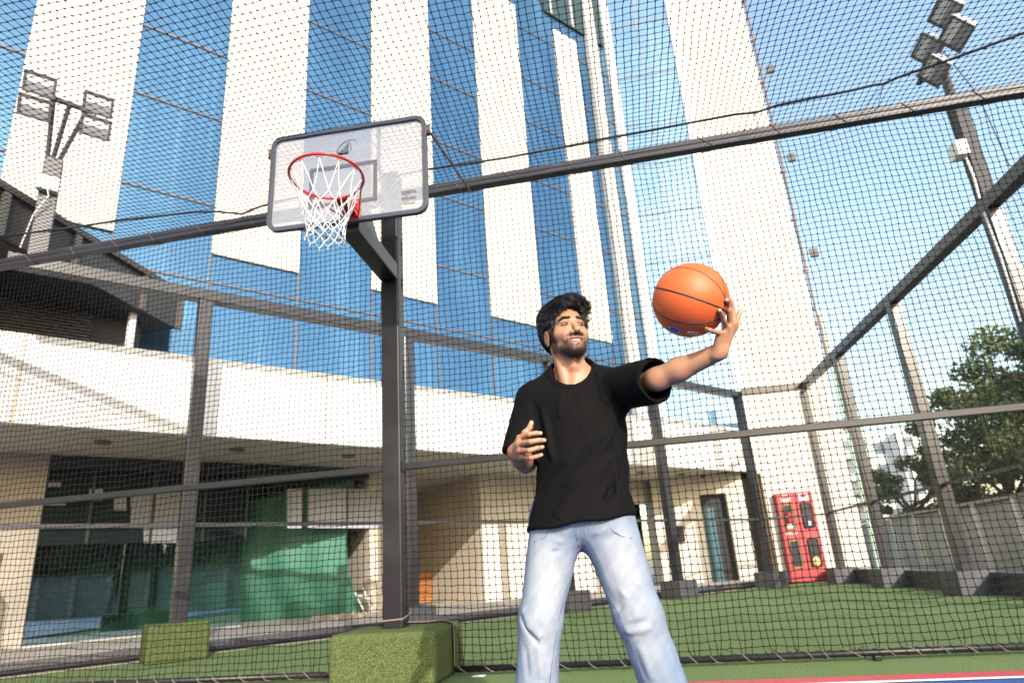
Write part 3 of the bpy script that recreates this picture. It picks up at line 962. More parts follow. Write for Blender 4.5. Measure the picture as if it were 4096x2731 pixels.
for a, b_, sd in ((-6.3, -1.97, 3), (-1.18, 4.1, 5)):
    MB().tube(helix(a, b_, sd), 0.0027, 5).build('lashing_cord', M_cordl, fn_, smooth=True)
    MB().tube(helix(a, b_, sd+11, (0.05, 0.09), 0.0222), 0.0024, 4).build('net_edge_cord', M_net, fn_, smooth=True)
# cord ties slung over the beam
for x in (-5.25, -4.75, -4.32, -3.92, -3.45, -2.92, -1.05, -0.62, -0.1, 0.34, 0.95, 1.5, 1.95, 2.42, 2.9, 3.3):
    s_ = random.uniform(0.04, 0.11)
    MB().tube([(x, YF+0.03, 3.806), (x, YF-0.039, 3.806), (x+s_, YF-0.039, 3.708), (x+s_+0.01, YF+0.03, 3.707)], 0.003, 5).build('cord_tie', M_cordl, fn_)
    if random.random() < 0.7:
        MB().tube([(x+s_, YF-0.03, 3.71), (x+s_+0.02, YF-0.03, 3.69), (x+s_+0.015, YF-0.025, 3.665)], 0.002, 4).build('cord_end', M_net, fn_)

# knotted net of the fence
CW, CHh = 0.0455, 0.0475
xs = np.arange(-6.35, 4.1, CW)
zs = np.arange(0.05, 3.735, CHh)
nx, nz = len(xs), len(zs)
G = np.zeros((nx, nz, 3))
G[..., 0] = xs[:, None]
G[..., 2] = zs[None, :]
G[..., 1] = YF+0.035
base = G.copy()
G[..., 0] += 0.016*wob(base, 1.6)+0.006*wob(base, 6.5, 3)+rng.normal(0, 0.0016, (nx, nz))
G[..., 2] += 0.020*wob(base, 1.2, 5)+0.006*wob(base, 5.5, 8)+rng.normal(0, 0.0016, (nx, nz))
G[..., 1] += 0.016*wob(base, 0.9, 2)
# slack: rows droop between the ties and pull up to the beam
G[..., 2] += 0.03*np.exp(-((3.7-base[..., 2])/0.25)**2)*np.sin(base[..., 0]*6.5)*0.5
bt = np.exp(-(base[..., 2]-0.05)/0.09)
G[..., 0] += bt*0.020*np.sin(base[..., 0]*41)
G[:, 0, 2] = 0.058
over = (xs > -1.95) & (xs < -1.19)


def ok(P):                                          # drop what would run through the plinth and the pole
    x, z = P[..., 0], P[..., 2]
    return ~((x > -1.94) & (x < -1.20) & (z < 0.345))


def net_strings(G, A, B, fam, r, amp, n=4):
    Mi = (A+B)/2
    Mi = Mi+rng.normal(0, amp, Mi.shape)*np.array([1, 0.6, 1])
    Mi[:, 2] -= 0.0025 if fam == 0 else 0
    V1, F1 = seg_tubes(A, Mi, r, n=n)
    V2, F2 = seg_tubes(Mi, B, r, n=n)
    return V1, F1, V2, F2


VS, FS, off = [], [], 0
for fam, (A, B) in enumerate(((G[:-1], G[1:]), (G[:, :-1], G[:, 1:]))):
    A = A.reshape(-1, 3)
    B = B.reshape(-1, 3)
    k = ok(A) & ok(B)
    for V, Fq in (net_strings(G, A[k], B[k], fam, 0.0025, 0.0013)[0:2], net_strings(G, A[k], B[k], fam, 0.0025, 0.0013)[2:4]):
        VS.append(V)
        FS.append(Fq+off)
        off += len(V)
K = G.reshape(-1, 3)
K = K[ok(K)]
V, Fk = octas(K, 0.0082)
VS.append(V)
FS.append(Fk+off)
np_mesh('netting', np.concatenate(VS), FS, M_net, fn_)
# net gathered on the plinth
pts = [(-1.93, YF+0.03, 0.345), (-1.80, YF, 0.352), (-1.69, YF+0.02, 0.348)]
MB().tube(pts, 0.010, 6).build('net_hem', M_net, fn_)
pts = [(-1.52, YF+0.02, 0.350), (-1.40, YF+0.03, 0.346), (-1.27, YF+0.03, 0.350), (-1.20, YF+0.03, 0.33), (-1.198, YF+0.03, 0.19), (-1.196, YF+0.01, 0.06)]
MB().tube(pts, 0.010, 6).build('net_hem', M_net, fn_)
MB().tube([(a[0]+0.008, a[1]-0.012, a[2]+0.006) for a in pts], 0.003, 5).build('lashing_cord', M_cordl, fn_)
for k in range(26):                                # frayed ends of the net along the pipe
    x = random.uniform(-1.15, 3.4)
    MB().tube([(x, YF-0.01, 0.06), (x+random.uniform(-.03, .03), YF-0.03, 0.085), (x+random.uniform(-.05, .05), YF-0.04, 0.10)] if k % 2 else [(x, YF-0.015, 0.03), (x+random.uniform(-.03, .03), YF-0.04, 0.012)], 0.0016, 4).build('cord_end', M_net, fn_)

# overhead net with its rope
on = thing('overhead_net', 'black knotted net stretched over the court above the fence with a drooping rope', 'net', (0, 3, 3.8))
xs = np.arange(-6.6, 4.4, 0.0465)
ys = np.arange(0.2, 4.30, 0.0465)
G = np.zeros((len(xs), len(ys), 3))
G[..., 0] = xs[:, None]
G[..., 1] = ys[None, :]
G[..., 2] = 3.80
base = G.copy()
G[..., 0] += 0.03*wob(base, 0.9, 1)+0.005*wob(base, 5, 3)+rng.normal(0, 0.0018, base.shape[:2])
G[..., 1] += 0.03*wob(base, 0.8, 6)+0.005*wob(base, 5, 9)+rng.normal(0, 0.0018, base.shape[:2])
e = np.clip((4.3-base[..., 1])/0.8, 0, 1)
G[..., 2] += e*(0.03*wob(base, 0.6, 4)-0.02)
VS, FS, off = [], [], 0
for fam, (A, B) in enumerate(((G[:-1], G[1:]), (G[:, :-1], G[:, 1:]))):
    V, Fq = seg_tubes(A.reshape(-1, 3), B.reshape(-1, 3), 0.0025, n=4)
    VS.append(V)
    FS.append(Fq+off)
    off += len(V)
V, Fk = octas(G.reshape(-1, 3), 0.0082)
VS.append(V)
FS.append(Fk+off)
np_mesh('netting', np.concatenate(VS), FS, M_net, on)
rp_ = [(-6.4, 3.86), (-5.143, 3.936), (-4.556, 3.995), (-3.953, 4.026), (-3.315, 4.088), (-3.146, 4.121), (-2.944, 4.21), (-2.75, 4.165), (-2.621, 4.15), (-1.9, 4.10), (-1.195, 4.07), (-0.557, 4.098), (0.227, 4.082), (0.8, 4.07), (1.2, 4.05), (1.346, 4.075), (1.5, 4.045), (1.986, 4.016), (2.15, 4.01), (2.207, 4.02), (2.30, 3.975), (2.58, 3.878), (2.971, 3.766), (3.6, 3.60), (4.3, 3.42)]
MB().tube([(x, y, 3.797+0.006*math.sin(9*x)) for x, y in rp_], 0.0095, 8).build('rope', mat('dark_rope', (0.02, 0.018, 0.018), 0.85, bump=(500, 0.6, 0.003)), on, smooth=True)
for x, y in ((-2.944, 4.21), (1.346, 4.075), (2.207, 4.02), (-0.35, 4.09)):
    for s_ in (-0.05, 0.06):
        MB().tube([(x, y, 3.795), (x+s_, YF-0.03, 3.802)], 0.0024, 4).build('cord_tie', M_net, on)

# paper scrap under the pipe
tag(MB().hexa([(-1.06, 4.24, 0.004), (-0.98, 4.24, 0.004), (-0.975, 4.29, 0.004), (-1.05, 4.30, 0.004), (-1.06, 4.24, 0.008), (-0.98, 4.24, 0.008), (-0.975, 4.29, 0.008), (-1.05, 4.30, 0.008)]).build('paper_scrap', M_plastic), 'small white scrap of paper on the turf under the ground pipe', 'paper')
tp_ = MB().box(-1.93, -1.212, 3.95, 4.66, 0, 0.325).build('turf_plinth', M_turfbox, None, bevel=0.035, smooth=False, segs=3)
tag(tp_, 'big block wrapped in green artificial grass at the foot of the basketball pole', 'plinth', 'plinths wrapped in artificial grass')

# ------------------------------------------------------------------ basketball hoop
hp = thing('basketball_hoop', 'basketball hoop with clear backboard and red rim on a black square pole', 'hoop', (-1.6, 4.3, 0.32))
MB().box(-1.672, -1.526, 4.235, 4.381, 0.32, 3.98).build('pole', mat('pole_black_paint', (0.012, 0.0115, 0.013), 0.38, noise=(5, 0.8, (0.024, 0.023, 0.026)), bump=(30, 0.06, 0.002), spec=0.22), hp, bevel=0.012)
MB().tube([(-1.677, 4.23, 0.375), (-1.521, 4.23, 0.383), (-1.521, 4.386, 0.41), (-1.677, 4.386, 0.40), (-1.677, 4.23, 0.375)], 0.006, 5).build('base_cord', M_cordl, hp)
MB().box(-1.668, -1.528, 3.47, 4.234, 2.945, 3.085).build('arm', mat('arm_black_paint', (0.014, 0.0135, 0.014), 0.38, noise=(6, 0.8, (0.035, 0.033, 0.035))), hp, bevel=0.008)
MB().prism([(3.46, 3.0851), (3.92, 3.0851), (3.62, 3.34), (3.46, 3.34)], (-1.56, 0, 0), (0, 1, 0), (0, 0, 1), (1, 0, 0), 0.01).build('gusset_plate', M_steel, hp)
bu = Vector((1, 0, -0.0395)).normalized()
bv = Vector((0.0055, 0, 1)).normalized()
bn = Vector((0, -1, 0))
bo = Vector((-1.597, 3.42, 3.377))
BW, BH = 1.178, 0.785


def bp(u, v, d=0.):                                # u 0..1 from left, v 0..1 from the top, d towards the court
    return bo+bu*(u-0.5)*BW+bv*(0.5-v)*BH+bn*d


def rrect(w_, h_, r, n=7):
    out = []
    for cx_, cy_, a0 in ((w_/2-r, h_/2-r, 0), (-w_/2+r, h_/2-r, 90), (-w_/2+r, -h_/2+r, 180), (w_/2-r, -h_/2+r, 270)):
        for k in range(n):
            t = math.radians(a0+90*k/(n-1))
            out.append((cx_+r*math.cos(t), cy_+r*math.sin(t)))
    return out


o_, i_ = rrect(BW, BH, 0.085), rrect(BW-0.064, BH-0.064, 0.055)
n = len(o_)
vs = []
for d in (0.018, -0.018):
    vs += [bo+bu*x+bv*y+bn*d for x, y in o_]+[bo+bu*x+bv*y+bn*d for x, y in i_]
fs = []
for k in range(n):
    k2 = (k+1) % n
    fs += [(k, k2, n+k2, n+k), (2*n+k, 3*n+k, 3*n+k2, 2*n+k2), (k, 2*n+k, 2*n+k2, k2), (n+k, n+k2, 3*n+k2, 3*n+k)]
M_frame = mat('backboard_frame', (0.066, 0.074, 0.092), 0.45)
bb = MB().add(vs, fs).build('backboard_frame', M_frame, hp, bevel=0.003)
pm = bpy.data.materials.new('clear_polycarbonate')
pm.use_nodes = True
nt = pm.node_tree
b = nt.nodes['Principled BSDF']
b.inputs['Base Color'].default_value = (0.43, 0.46, 0.50, 1)
b.inputs['Roughness'].default_value = 0.18
b.inputs['Alpha'].default_value = 0.55
poly = [(x*0.999, y*0.999) for x, y in i_]
MB().prism(poly, bo-bn*0.004, bu, bv, bn, 0.006).build('backboard_panel', pm, hp)
M_mark = mat('mark_grey', (0.11, 0.115, 0.13), 0.5)
u0, u1, v0, v1 = 0.262, 0.692, 0.395, 0.812
tw, th = 0.024, 0.036
mk = MB()
for a, b_, c_, d_ in ((u0, u1, v0, v0+th), (u0, u1, v1-th, v1), (u0, u0+tw, v0+th, v1-th), (u1-tw, u1, v0+th, v1-th)):
    q = [bp(a, d_), bp(b_, d_), bp(b_, c_), bp(a, c_)]
    mk.hexa([p+bn*0.0035 for p in q]+[p+bn*0.0055 for p in q])
mk.build('target_square', M_mark, hp)
# oval emblem: tilted ring, open at the lower right, with a split wedge inside
c_ = bp(0.497, 0.215, 0.0055)
lg = MB()
ea, eb = (bu*0.86+bv*0.50).normalized(), (bv*0.86-bu*0.50).normalized()
N_ = 40
for k in range(N_):
    if 29 <= k <= 38:
        continue
    t0, t1 = 2*PI*k/N_, 2*PI*(k+1)/N_
    R0 = [c_+ea*0.081*math.cos(t)+eb*0.048*math.sin(t) for t in (t0, t1)]
    wv = [0.90-0.07*math.cos(t-3.6) for t in (t0, t1)]
    R1 = [c_+ea*0.081*w2*math.cos(t)+eb*0.048*(w2-0.03)*math.sin(t) for t, w2 in zip((t0, t1), wv)]
    q = [R0[0], R0[1], R1[1], R1[0]]
    lg.hexa([p-bn*0.0015 for p in q]+[p for p in q])
for tri in (((-0.070, -0.055), (0.014, -0.060), (0.020, 0.040)), ((0.028, -0.046), (0.034, 0.040), (0.036, -0.02))):
    q = [c_+bu*x+bv*y for x, y in tri]
    lg.add([p-bn*0.0015 for p in q]+[p for p in q], [(0, 1, 2), (3, 4, 5), (0, 1, 4, 3), (1, 2, 5, 4), (2, 0, 3, 5)])
lg.build('emblem', M_mark, hp)
tx = [('KIPSTA', 0.033, 0.886, 0.775, 0.0009), ('B700 PRO', 0.024, 0.886, 0.835, 0.0), ('Polycarbonate', 0.015, 0.886, 0.886, 0.0)]
for s_, z, u, v, bo_ in tx:
    text('board_lettering', s_, z, bp(u, v, 0.0045), bu, bv, M_mark, hp, 0.001, bo_)
for v in (0.805, 0.862):
    q = [bp(0.855, v+0.002), bp(0.885, v+0.002), bp(0.885, v), bp(0.855, v)]
    MB().hexa([p+bn*0.0035 for p in q]+[p+bn*0.005 for p in q]).build('lettering_rule', M_mark, hp)
for u in (0.33, 0.69):                             # braces behind the board
    MB().bar(bp(u, 0.03, -0.03), bp(u, 0.42, -0.03), 0.03, 0.006, (0, 1, 0)).build('back_brace', M_plastic, hp)
    MB().bar(bp(u, 0.42, -0.03), (-1.58, 4.22, 3.55), 0.03, 0.006, (0, 1, 0)).build('back_brace', M_plastic, hp)
for u, v in ((1.008, 0.16), (-0.008, 0.16)):
    p = bp(u, v, -0.004)
    MB().box(p.x-0.014, p.x+0.014, p.y-0.014, p.y+0.018, p.z-0.035, p.z+0.035).build('side_clip', M_steel, hp, bevel=0.003)
    MB().box(p.x-0.012, p.x+0.012, p.y-0.018, p.y-0.013, p.z-0.014, p.z+0.016).build('clip_rust', M_rust, hp)
MB().tube([bp(1.018, 0.185, 0.0), (-0.888, 4.252, 3.648)], 0.0085, 6).build('stay_rod', M_rust, hp)

RC, RR = Vector((-1.536, 3.005, 3.05)), 0.2225
M_rim = mat('rim_red_paint', (0.56, 0.018, 0.018), 0.28, coat=0.3)
rim = MB().torus(RC, (1, 0, 0), (0, 1, 0), RR, 0.009, 64, 10).build('rim', M_rim, hp, smooth=True)
bk = MB()
pb = bp(0.545, 0.86)
bx = pb.x
bk.box(bx-0.058, bx+0.058, 3.395, 3.4165, 2.99, 3.145)
bk.box(bx-0.052, bx+0.052, RC.y+RR-0.004, 3.395, 3.038, 3.046)
bk.prism([(RC.y+RR, 3.038), (3.395, 3.038), (3.395, 2.995)], (bx-0.045, 0, 0), (0, 1, 0), (0, 0, 1), (1, 0, 0), 0.006)
bk.prism([(RC.y+RR, 3.038), (3.395, 3.038), (3.395, 2.995)], (bx+0.040, 0, 0), (0, 1, 0), (0, 0, 1), (1, 0, 0), 0.006)
bk.build('rim_bracket', M_rim, hp, bevel=0.004)
for sx in (-1, 1):
    a = RC+Vector((sx*RR*0.99, 0.03, -0.006))
    MB().tube([a, (bx+sx*0.05, 3.392, 3.005)], 0.0055, 7).build('rim_strut', M_rim, hp)
for dx in (-0.035, 0.035):
    for z in (3.02, 3.115):
        MB().tube([(bx+dx, 3.396, z), (bx+dx, 3.385, z)], 0.009, 8).build('bolt', M_alu, hp)
nh = 12
for k in range(nh):
    t = 2*PI*(k+0.5)/nh
    d = Vector((math.cos(t), math.sin(t), 0))
    sd = Vector((-math.sin(t), math.cos(t), 0))
    p = RC+d*(RR-0.004)
    MB().tube([p+sd*0.018, p+sd*0.016-Vector((0, 0, 0.02)), p-Vector((0, 0, 0.014)), p-sd*0.016-Vector((0, 0, 0.02)), p-sd*0.018], 0.003, 5).build('net_hook', M_rim, hp)
# the white net: one mesh of knotted cord
rows = [(-0.018, 0.216), (-0.185, 0.160), (-0.240, 0.140), (-0.292, 0.124), (-0.342, 0.114), (-0.388, 0.112), (-0.425, 0.120)]
hn = MB()
rr = random.Random(4)
node = []
for j, (dz, r) in enumerate(rows):
    ring = []
    for k in range(nh):
        t = 2*PI*(k+0.5+(0.5 if j % 2 else 0))/nh
        jj = 0 if j == 0 else 0.011
        ring.append(RC+Vector((r*math.cos(t)+rr.uniform(-jj, jj)-0.0, r*math.sin(t)+rr.uniform(-jj, jj), dz+rr.uniform(-jj, jj))))
    node.append(ring)
for j in range(len(rows)-1):
    for k in range(nh):
        a = node[j][k]
        for k2 in ((k, k-1) if j % 2 == 0 else (k, (k+1) % nh)):
            b_ = node[j+1][k2 % nh]
            m_ = (a+b_)/2+Vector((0, 0, -0.006))+(Vector((0, 0, 0)) if j else (RC-(a+b_)/2).normalized()*0.012)
            hn.tube([a, m_, b_], 0.0034, 5, False)
for k in range(nh):
    hn.tube([node[-1][k], node[-1][k]+Vector((rr.uniform(-.012, .012), rr.uniform(-.012, .012), -0.022))], 0.0036, 5)
hn.build('hoop_net', mat('white_net_cord', (0.78, 0.78, 0.78), 0.8), hp, smooth=True)
# ------------------------------------------------------------------ boundary wall, trees and far flats on the right
M_wallc = mat('pale_concrete_wall', (0.60, 0.57, 0.50), 0.85, noise=(1.2, 0.6, (0.50, 0.48, 0.42)))
bw = thing('boundary_wall', 'pale concrete boundary wall of panels between upright pillars beyond the cage', 'wall', (9.3, 18, 0))
XW = 9.35
for y in np.arange(-20.0, 36, 1.75):
    MB().box(XW+0.02, XW+0.12, y+0.09, y+1.66, -0.06, 1.52).build('panel', mat('wall_panel_grey', (0.36, 0.36, 0.33), 0.85, noise=(1.1, 0.7, (0.24, 0.25, 0.23))), bw)
    MB().box(XW-0.09, XW+0.14, y-0.09, y+0.09, -0.06, 1.56).build('pillar', M_wallc, bw, bevel=0.01)
MB().box(XW-0.12, XW+0.17, -20.5, 36.5, 1.56, 1.63).build('coping', mat('coping_brown', (0.35, 0.28, 0.22), 0.85), bw)

leafcols = [(0.032, 0.062, 0.022), (0.062, 0.105, 0.034), (0.11, 0.155, 0.05), (0.18, 0.21, 0.08)]
M_leaf = mat('leaf', (0.05, 0.09, 0.03), 0.55, attr='Col', spec=0.3)
M_bark = mat('bark', (0.10, 0.075, 0.055), 0.9, noise=(8, 0.6, (0.06, 0.045, 0.035)))


def tree(label, x, y, height, crown_r, nclump, nleaf, seed, zlow=0.3, leaf=0.10):
    r = np.random.default_rng(seed)
    rr = random.Random(seed)
    t = thing('tree', label, 'tree', (x, y, -0.06), 'broadleaf trees beyond the boundary wall')
    trunk = MB()
    top = Vector((x+rr.uniform(-.2, .2), y+rr.uniform(-.2, .2), height*0.55))
    trunk.tube([(x, y, -0.06), (x+0.05, y, height*0.2), (x-0.05, y+0.06, height*0.4), top], [0.20, 0.16, 0.13, 0.10], 9)
    cen = []
    for k in range(nclump):
        a = rr.uniform(0, 2*PI)
        z = height*(zlow+(1-zlow)*rr.random()**0.8)
        f = math.sqrt(max(0.05, 1-((z/height-0.58)/0.5)**2))
        q = crown_r*f*math.sqrt(rr.random())
        cen.append((x+q*math.cos(a), y+q*math.sin(a), z))
    for c in cen[:14]:
        m_ = (top+Vector(c))/2+Vector((0, 0, 0.25))
        trunk.tube([top-Vector((0, 0, rr.uniform(0, height*0.25))), m_, c], [0.07, 0.045, 0.015], 6)
    trunk.build('trunk', M_bark, t, smooth=True)
    C = np.array(cen)
    ci = r.integers(0, nclump, nleaf)
    rad = r.uniform(0.45, 0.95, nclump)*crown_r*0.30
    d = r.normal(0, 1, (nleaf, 3))
    d /= np.linalg.norm(d, axis=1, keepdims=True)
    P = C[ci]+d*(rad[ci]*r.random(nleaf)**0.45)[:, None]*np.array([1, 1, 0.75])
    u = r.normal(0, 1, (nleaf, 3))
    u /= np.linalg.norm(u, axis=1, keepdims=True)
    v = np.cross(u, r.normal(0, 1, (nleaf, 3)))
    v /= np.linalg.norm(v, axis=1, keepdims=True)
    L = leaf*r.uniform(0.7, 1.3, nleaf)[:, None]
    V = np.stack([P-u*L, P-v*L*0.5, P+u*L, P+v*L*0.5], axis=1).reshape(-1, 3)
    lc = np.array(leafcols)
    shade = (r.random(nclump)[ci]*0.55+r.random(nleaf)*0.5)
    k = np.clip((shade*3.6).astype(int), 0, 3)
    cols = np.repeat(lc[k]*r.uniform(0.8, 1.2, nleaf)[:, None], 4, axis=0)
    np_mesh('crown', V, [np.arange(nleaf*4).reshape(-1, 4)], M_leaf, t, cols=cols)


tree('broad dark green tree with its crown cut by the right edge of the photo', 12.4, 17.2, 6.6, 3.1, 60, 21000, 1, 0.2, 0.085)
tree('lower rounded green tree left of the tall one, over the boundary wall', 12.5, 22.5, 5.4, 2.6, 50, 16000, 2, 0.15, 0.085)
tree('small green tree lowest and farthest left behind the boundary wall', 11.8, 27.5, 3.9, 2.0, 40, 10000, 3, 0.1, 0.085)
tree('tall green tree far behind the others at the right', 17.5, 23.5, 8.0, 3.6, 60, 14000, 4, 0.2, 0.12)
tree('spreading green tree far to the right near the court', 13.5, 10.5, 6.8, 3.2, 60, 10000, 5, 0.2)
for k, (x, y, h, r_) in enumerate(((13.6, -0.5, 3.6, 2.6), (14.5, -5.0, 4.3, 3.0), (13.4, -9.8, 3.7, 2.8), (14.2, -14.5, 4.6, 3.2))):
    tree('leafy green tree mirrored in the storefront glass, %s of the four' % ('first', 'second', 'third', 'fourth')[k], x, y, h, r_, 80, 16000, 20+k, 0.05, 0.17)

M_flat = mat('white_flats_render', (0.62, 0.64, 0.64), 0.8)
M_flatb = mat('flats_balcony', (0.36, 0.46, 0.45), 0.7)
M_fwin = mat('flats_window', (0.10, 0.14, 0.20), 0.2)
ap = thing('apartment_building', 'pale white apartment block with rows of balconies far beyond the trees', 'building', (34, 88, 0))
a0 = deep(1935, 1100, 80)
a1 = deep(2120, 1100, 80)
fx, fy = a0[0], a0[1]
du = (a1-a0)
du[2] = 0
wl = np.linalg.norm(du)
du /= wl
dn = np.array([du[1], -du[0], 0])
if dn @ a0 > 0:
    dn = -dn
hz = deep(2010, 985, 80)[2]


def ab(u0, u1, n0, n1, z0, z1):
    q = [a0+du*u+dn*n_ for u, n_ in ((u0, n0), (u1, n0), (u1, n1), (u0, n1))]
    return MB().hexa([(p[0], p[1], z0) for p in q]+[(p[0], p[1], z1) for p in q])


ab(0, wl*0.46, 0, -12, 0, hz).build('wall_block', M_flat, ap)
ab(wl*0.46, wl*0.78, -2, -14, 0, hz*1.0).build('wall_block', M_flat, ap)
ab(wl*0.78, wl*1.02, 0.5, -12, 0, hz*0.97).build('wall_block', M_flat, ap)
nf = max(4, int(hz/3.0))
for k in range(1, nf):
    z = k*3.0
    ab(0.3, wl*0.42, 1.2, 0, z-0.15, z+0.9).build('balcony', M_flatb, ap)
    ab(0.5, wl*0.40, 0.05, 0, z+0.9, z+2.4).build('window_band', M_fwin, ap)
    ab(wl*0.50, wl*0.74, -1.95, -2, z+0.6, z+2.1).build('window_band', M_fwin, ap)
    ab(wl*0.82, wl*0.98, 1.2, 0.5, z-0.15, z+0.8).build('balcony', M_flat, ap)
    ab(wl*0.83, wl*0.97, 0.55, 0.5, z+0.8, z+2.3).build('window_band', M_fwin, ap)
# ------------------------------------------------------------------ basketball
BC, BR = np.array([0.309, 1.906, 1.452]), 0.12


def ballpt(px, py, r=BR):
    d = ray(px, py)
    d = d/np.linalg.norm(d)
    o = CPOS-BC
    b_ = o@d
    c_ = o@o-r*r
    q = b_*b_-c_
    t = -b_-(math.sqrt(q) if q > 0 else 0)
    p = CPOS+d*t
    n_ = (p-BC)/np.linalg.norm(p-BC)
    return BC+n_*r


def zb(x, y):                                      # ball close-up to picture pixels
    return ((2580+x*.4463)/1.741497, (1020+y*.4463)/1.741497)


ball = thing('basketball', 'orange pebbled basketball with black seams balanced on the raised hand', 'basketball', BC)
mb_ = mat('orange_rubber', (0.60, 0.105, 0.018), 0.5, noise=(6, 0.35, (0.54, 0.085, 0.016)))
nt = mb_.node_tree
vo = nt.nodes.new('ShaderNodeTexVoronoi')
vo.inputs['Scale'].default_value = 330
tc = [n for n in nt.nodes if n.type == 'TEX_COORD'][0]
nt.links.new(tc.outputs['Object'], vo.inputs['Vector'])
bpn = nt.nodes.new('ShaderNodeBump')
bpn.inputs['Strength'].default_value = 0.35
bpn.inputs['Distance'].default_value = 0.0015
bpn.invert = True
nt.links.new(vo.outputs['Distance'], bpn.inputs['Height'])
nt.links.new(bpn.outputs[0], nt.nodes['Principled BSDF'].inputs['Normal'])
MB().sphere(BC, BR, 64, 40).build('ball_cover', mb_, ball, smooth=True)
M_seam = mat('black_seam', (0.015, 0.013, 0.012), 0.6)


def seam(p3, rad=0.0022):
    a, b_, c_ = [ballpt(*zb(*p)) for p in p3]
    n_ = np.cross(b_-a, c_-a)
    n_ /= np.linalg.norm(n_)
    h = (a-BC)@n_
    R_ = math.sqrt(BR*BR-h*h)
    e1 = a-BC-n_*h
    e1 /= np.linalg.norm(e1)
    e2 = np.cross(n_, e1)
    MB().torus(BC+n_*h, e1, e2, R_-0.0008, rad, 96, 6).build('seam', M_seam, ball, smooth=True)


seam(((84, 296), (400, 372), (712, 492)), 0.0028)
seam(((170, 160), (420, 124), (716, 380)))
seam(((66, 440), (330, 605), (655, 575)))
seam(((718, 400), (712, 470), (690, 560)), 0.0022)
pe = ballpt(*zb(262, 670), BR+0.0004)
en = Vector((pe-BC)/np.linalg.norm(pe-BC))
eu = Vector((0.8, 0.0, -0.45))
eu = (eu-en*eu.dot(en)).normalized()
ev = en.cross(eu)


def disc(name, r, off, m):
    vs = [Vector(BC)+(en*BR+eu*(r*math.cos(2*PI*k/28))+ev*(0.72*r*math.sin(2*PI*k/28))).normalized()*(BR+off) for k in range(28)]
    vs.append(Vector(BC)+en*(BR+off))
    MB().add(vs, [(k, (k+1) % 28, 28) for k in range(28)]).build(name, m, ball)


disc('emblem_rim', 0.0265, 0.0004, mat('emblem_yellow', (0.6, 0.42, 0.2), 0.5))
disc('emblem_ring', 0.0250, 0.0007, mat('emblem_blue', (0.03, 0.07, 0.30), 0.5))
disc('emblem_band', 0.0205, 0.0010, mat('emblem_white', (0.62, 0.62, 0.68), 0.5))
disc('emblem_centre', 0.0170, 0.0013, mat('emblem_blue', (0.03, 0.07, 0.30), 0.5))


def ball_text(body, size, at, flip):
    p = ballpt(*zb(*at), BR)
    n_ = Vector((p-BC)/np.linalg.norm(p-BC))
    u = Vector((1, 0.2, -0.06))*(-1 if flip else 1)
    u = (u-n_*u.dot(n_)).normalized()
    text('ball_lettering', body, size, Vector(p)+n_*0.0012, u, n_.cross(u), mat('print_white', (0.72, 0.70, 0.72), 0.5), ball, 0.0006)


ball_text('FOR ALL', 0.0085, (435, 708), True)
ball_text('SURFACE', 0.0085, (430, 690), True)

# ------------------------------------------------------------------ the player: signed-distance modelling


def rc(P, a, b, ra, rb):
    a = np.asarray(a, np.float32)
    b = np.asarray(b, np.float32)
    ab_ = b-a
    t = np.clip(((P-a)@ab_)/(ab_@ab_+1e-12), 0, 1)
    return np.linalg.norm(P-a-t[:, None]*ab_, axis=1)-(ra+(rb-ra)*t)


def ell(P, c, r):
    q = P-np.asarray(c, np.float32)
    r = np.asarray(r, np.float32)
    k0 = np.linalg.norm(q/r, axis=1)
    k1 = np.linalg.norm(q/(r*r), axis=1)+1e-9
    return k0*(k0-1)/k1


def smin(a, b, k):
    h = np.clip(0.5+0.5*(b-a)/k, 0, 1)
    return b+(a-b)*h-k*h*(1-h)


def ssub(a, b, k):                                 # a minus b, rounded
    return -smin(-a, b, k)


def ridge(P, a, b, w_):
    a = np.asarray(a, np.float32)
    b = np.asarray(b, np.float32)
    ab_ = b-a
    t = np.clip(((P-a)@ab_)/(ab_@ab_+1e-12), 0, 1)
    d2 = ((P-a-t[:, None]*ab_)**2).sum(1)
    return np.exp(-d2/(w_*w_))*np.abs(np.sin(np.clip(t, 0.0, 1.0)*PI))**0.5


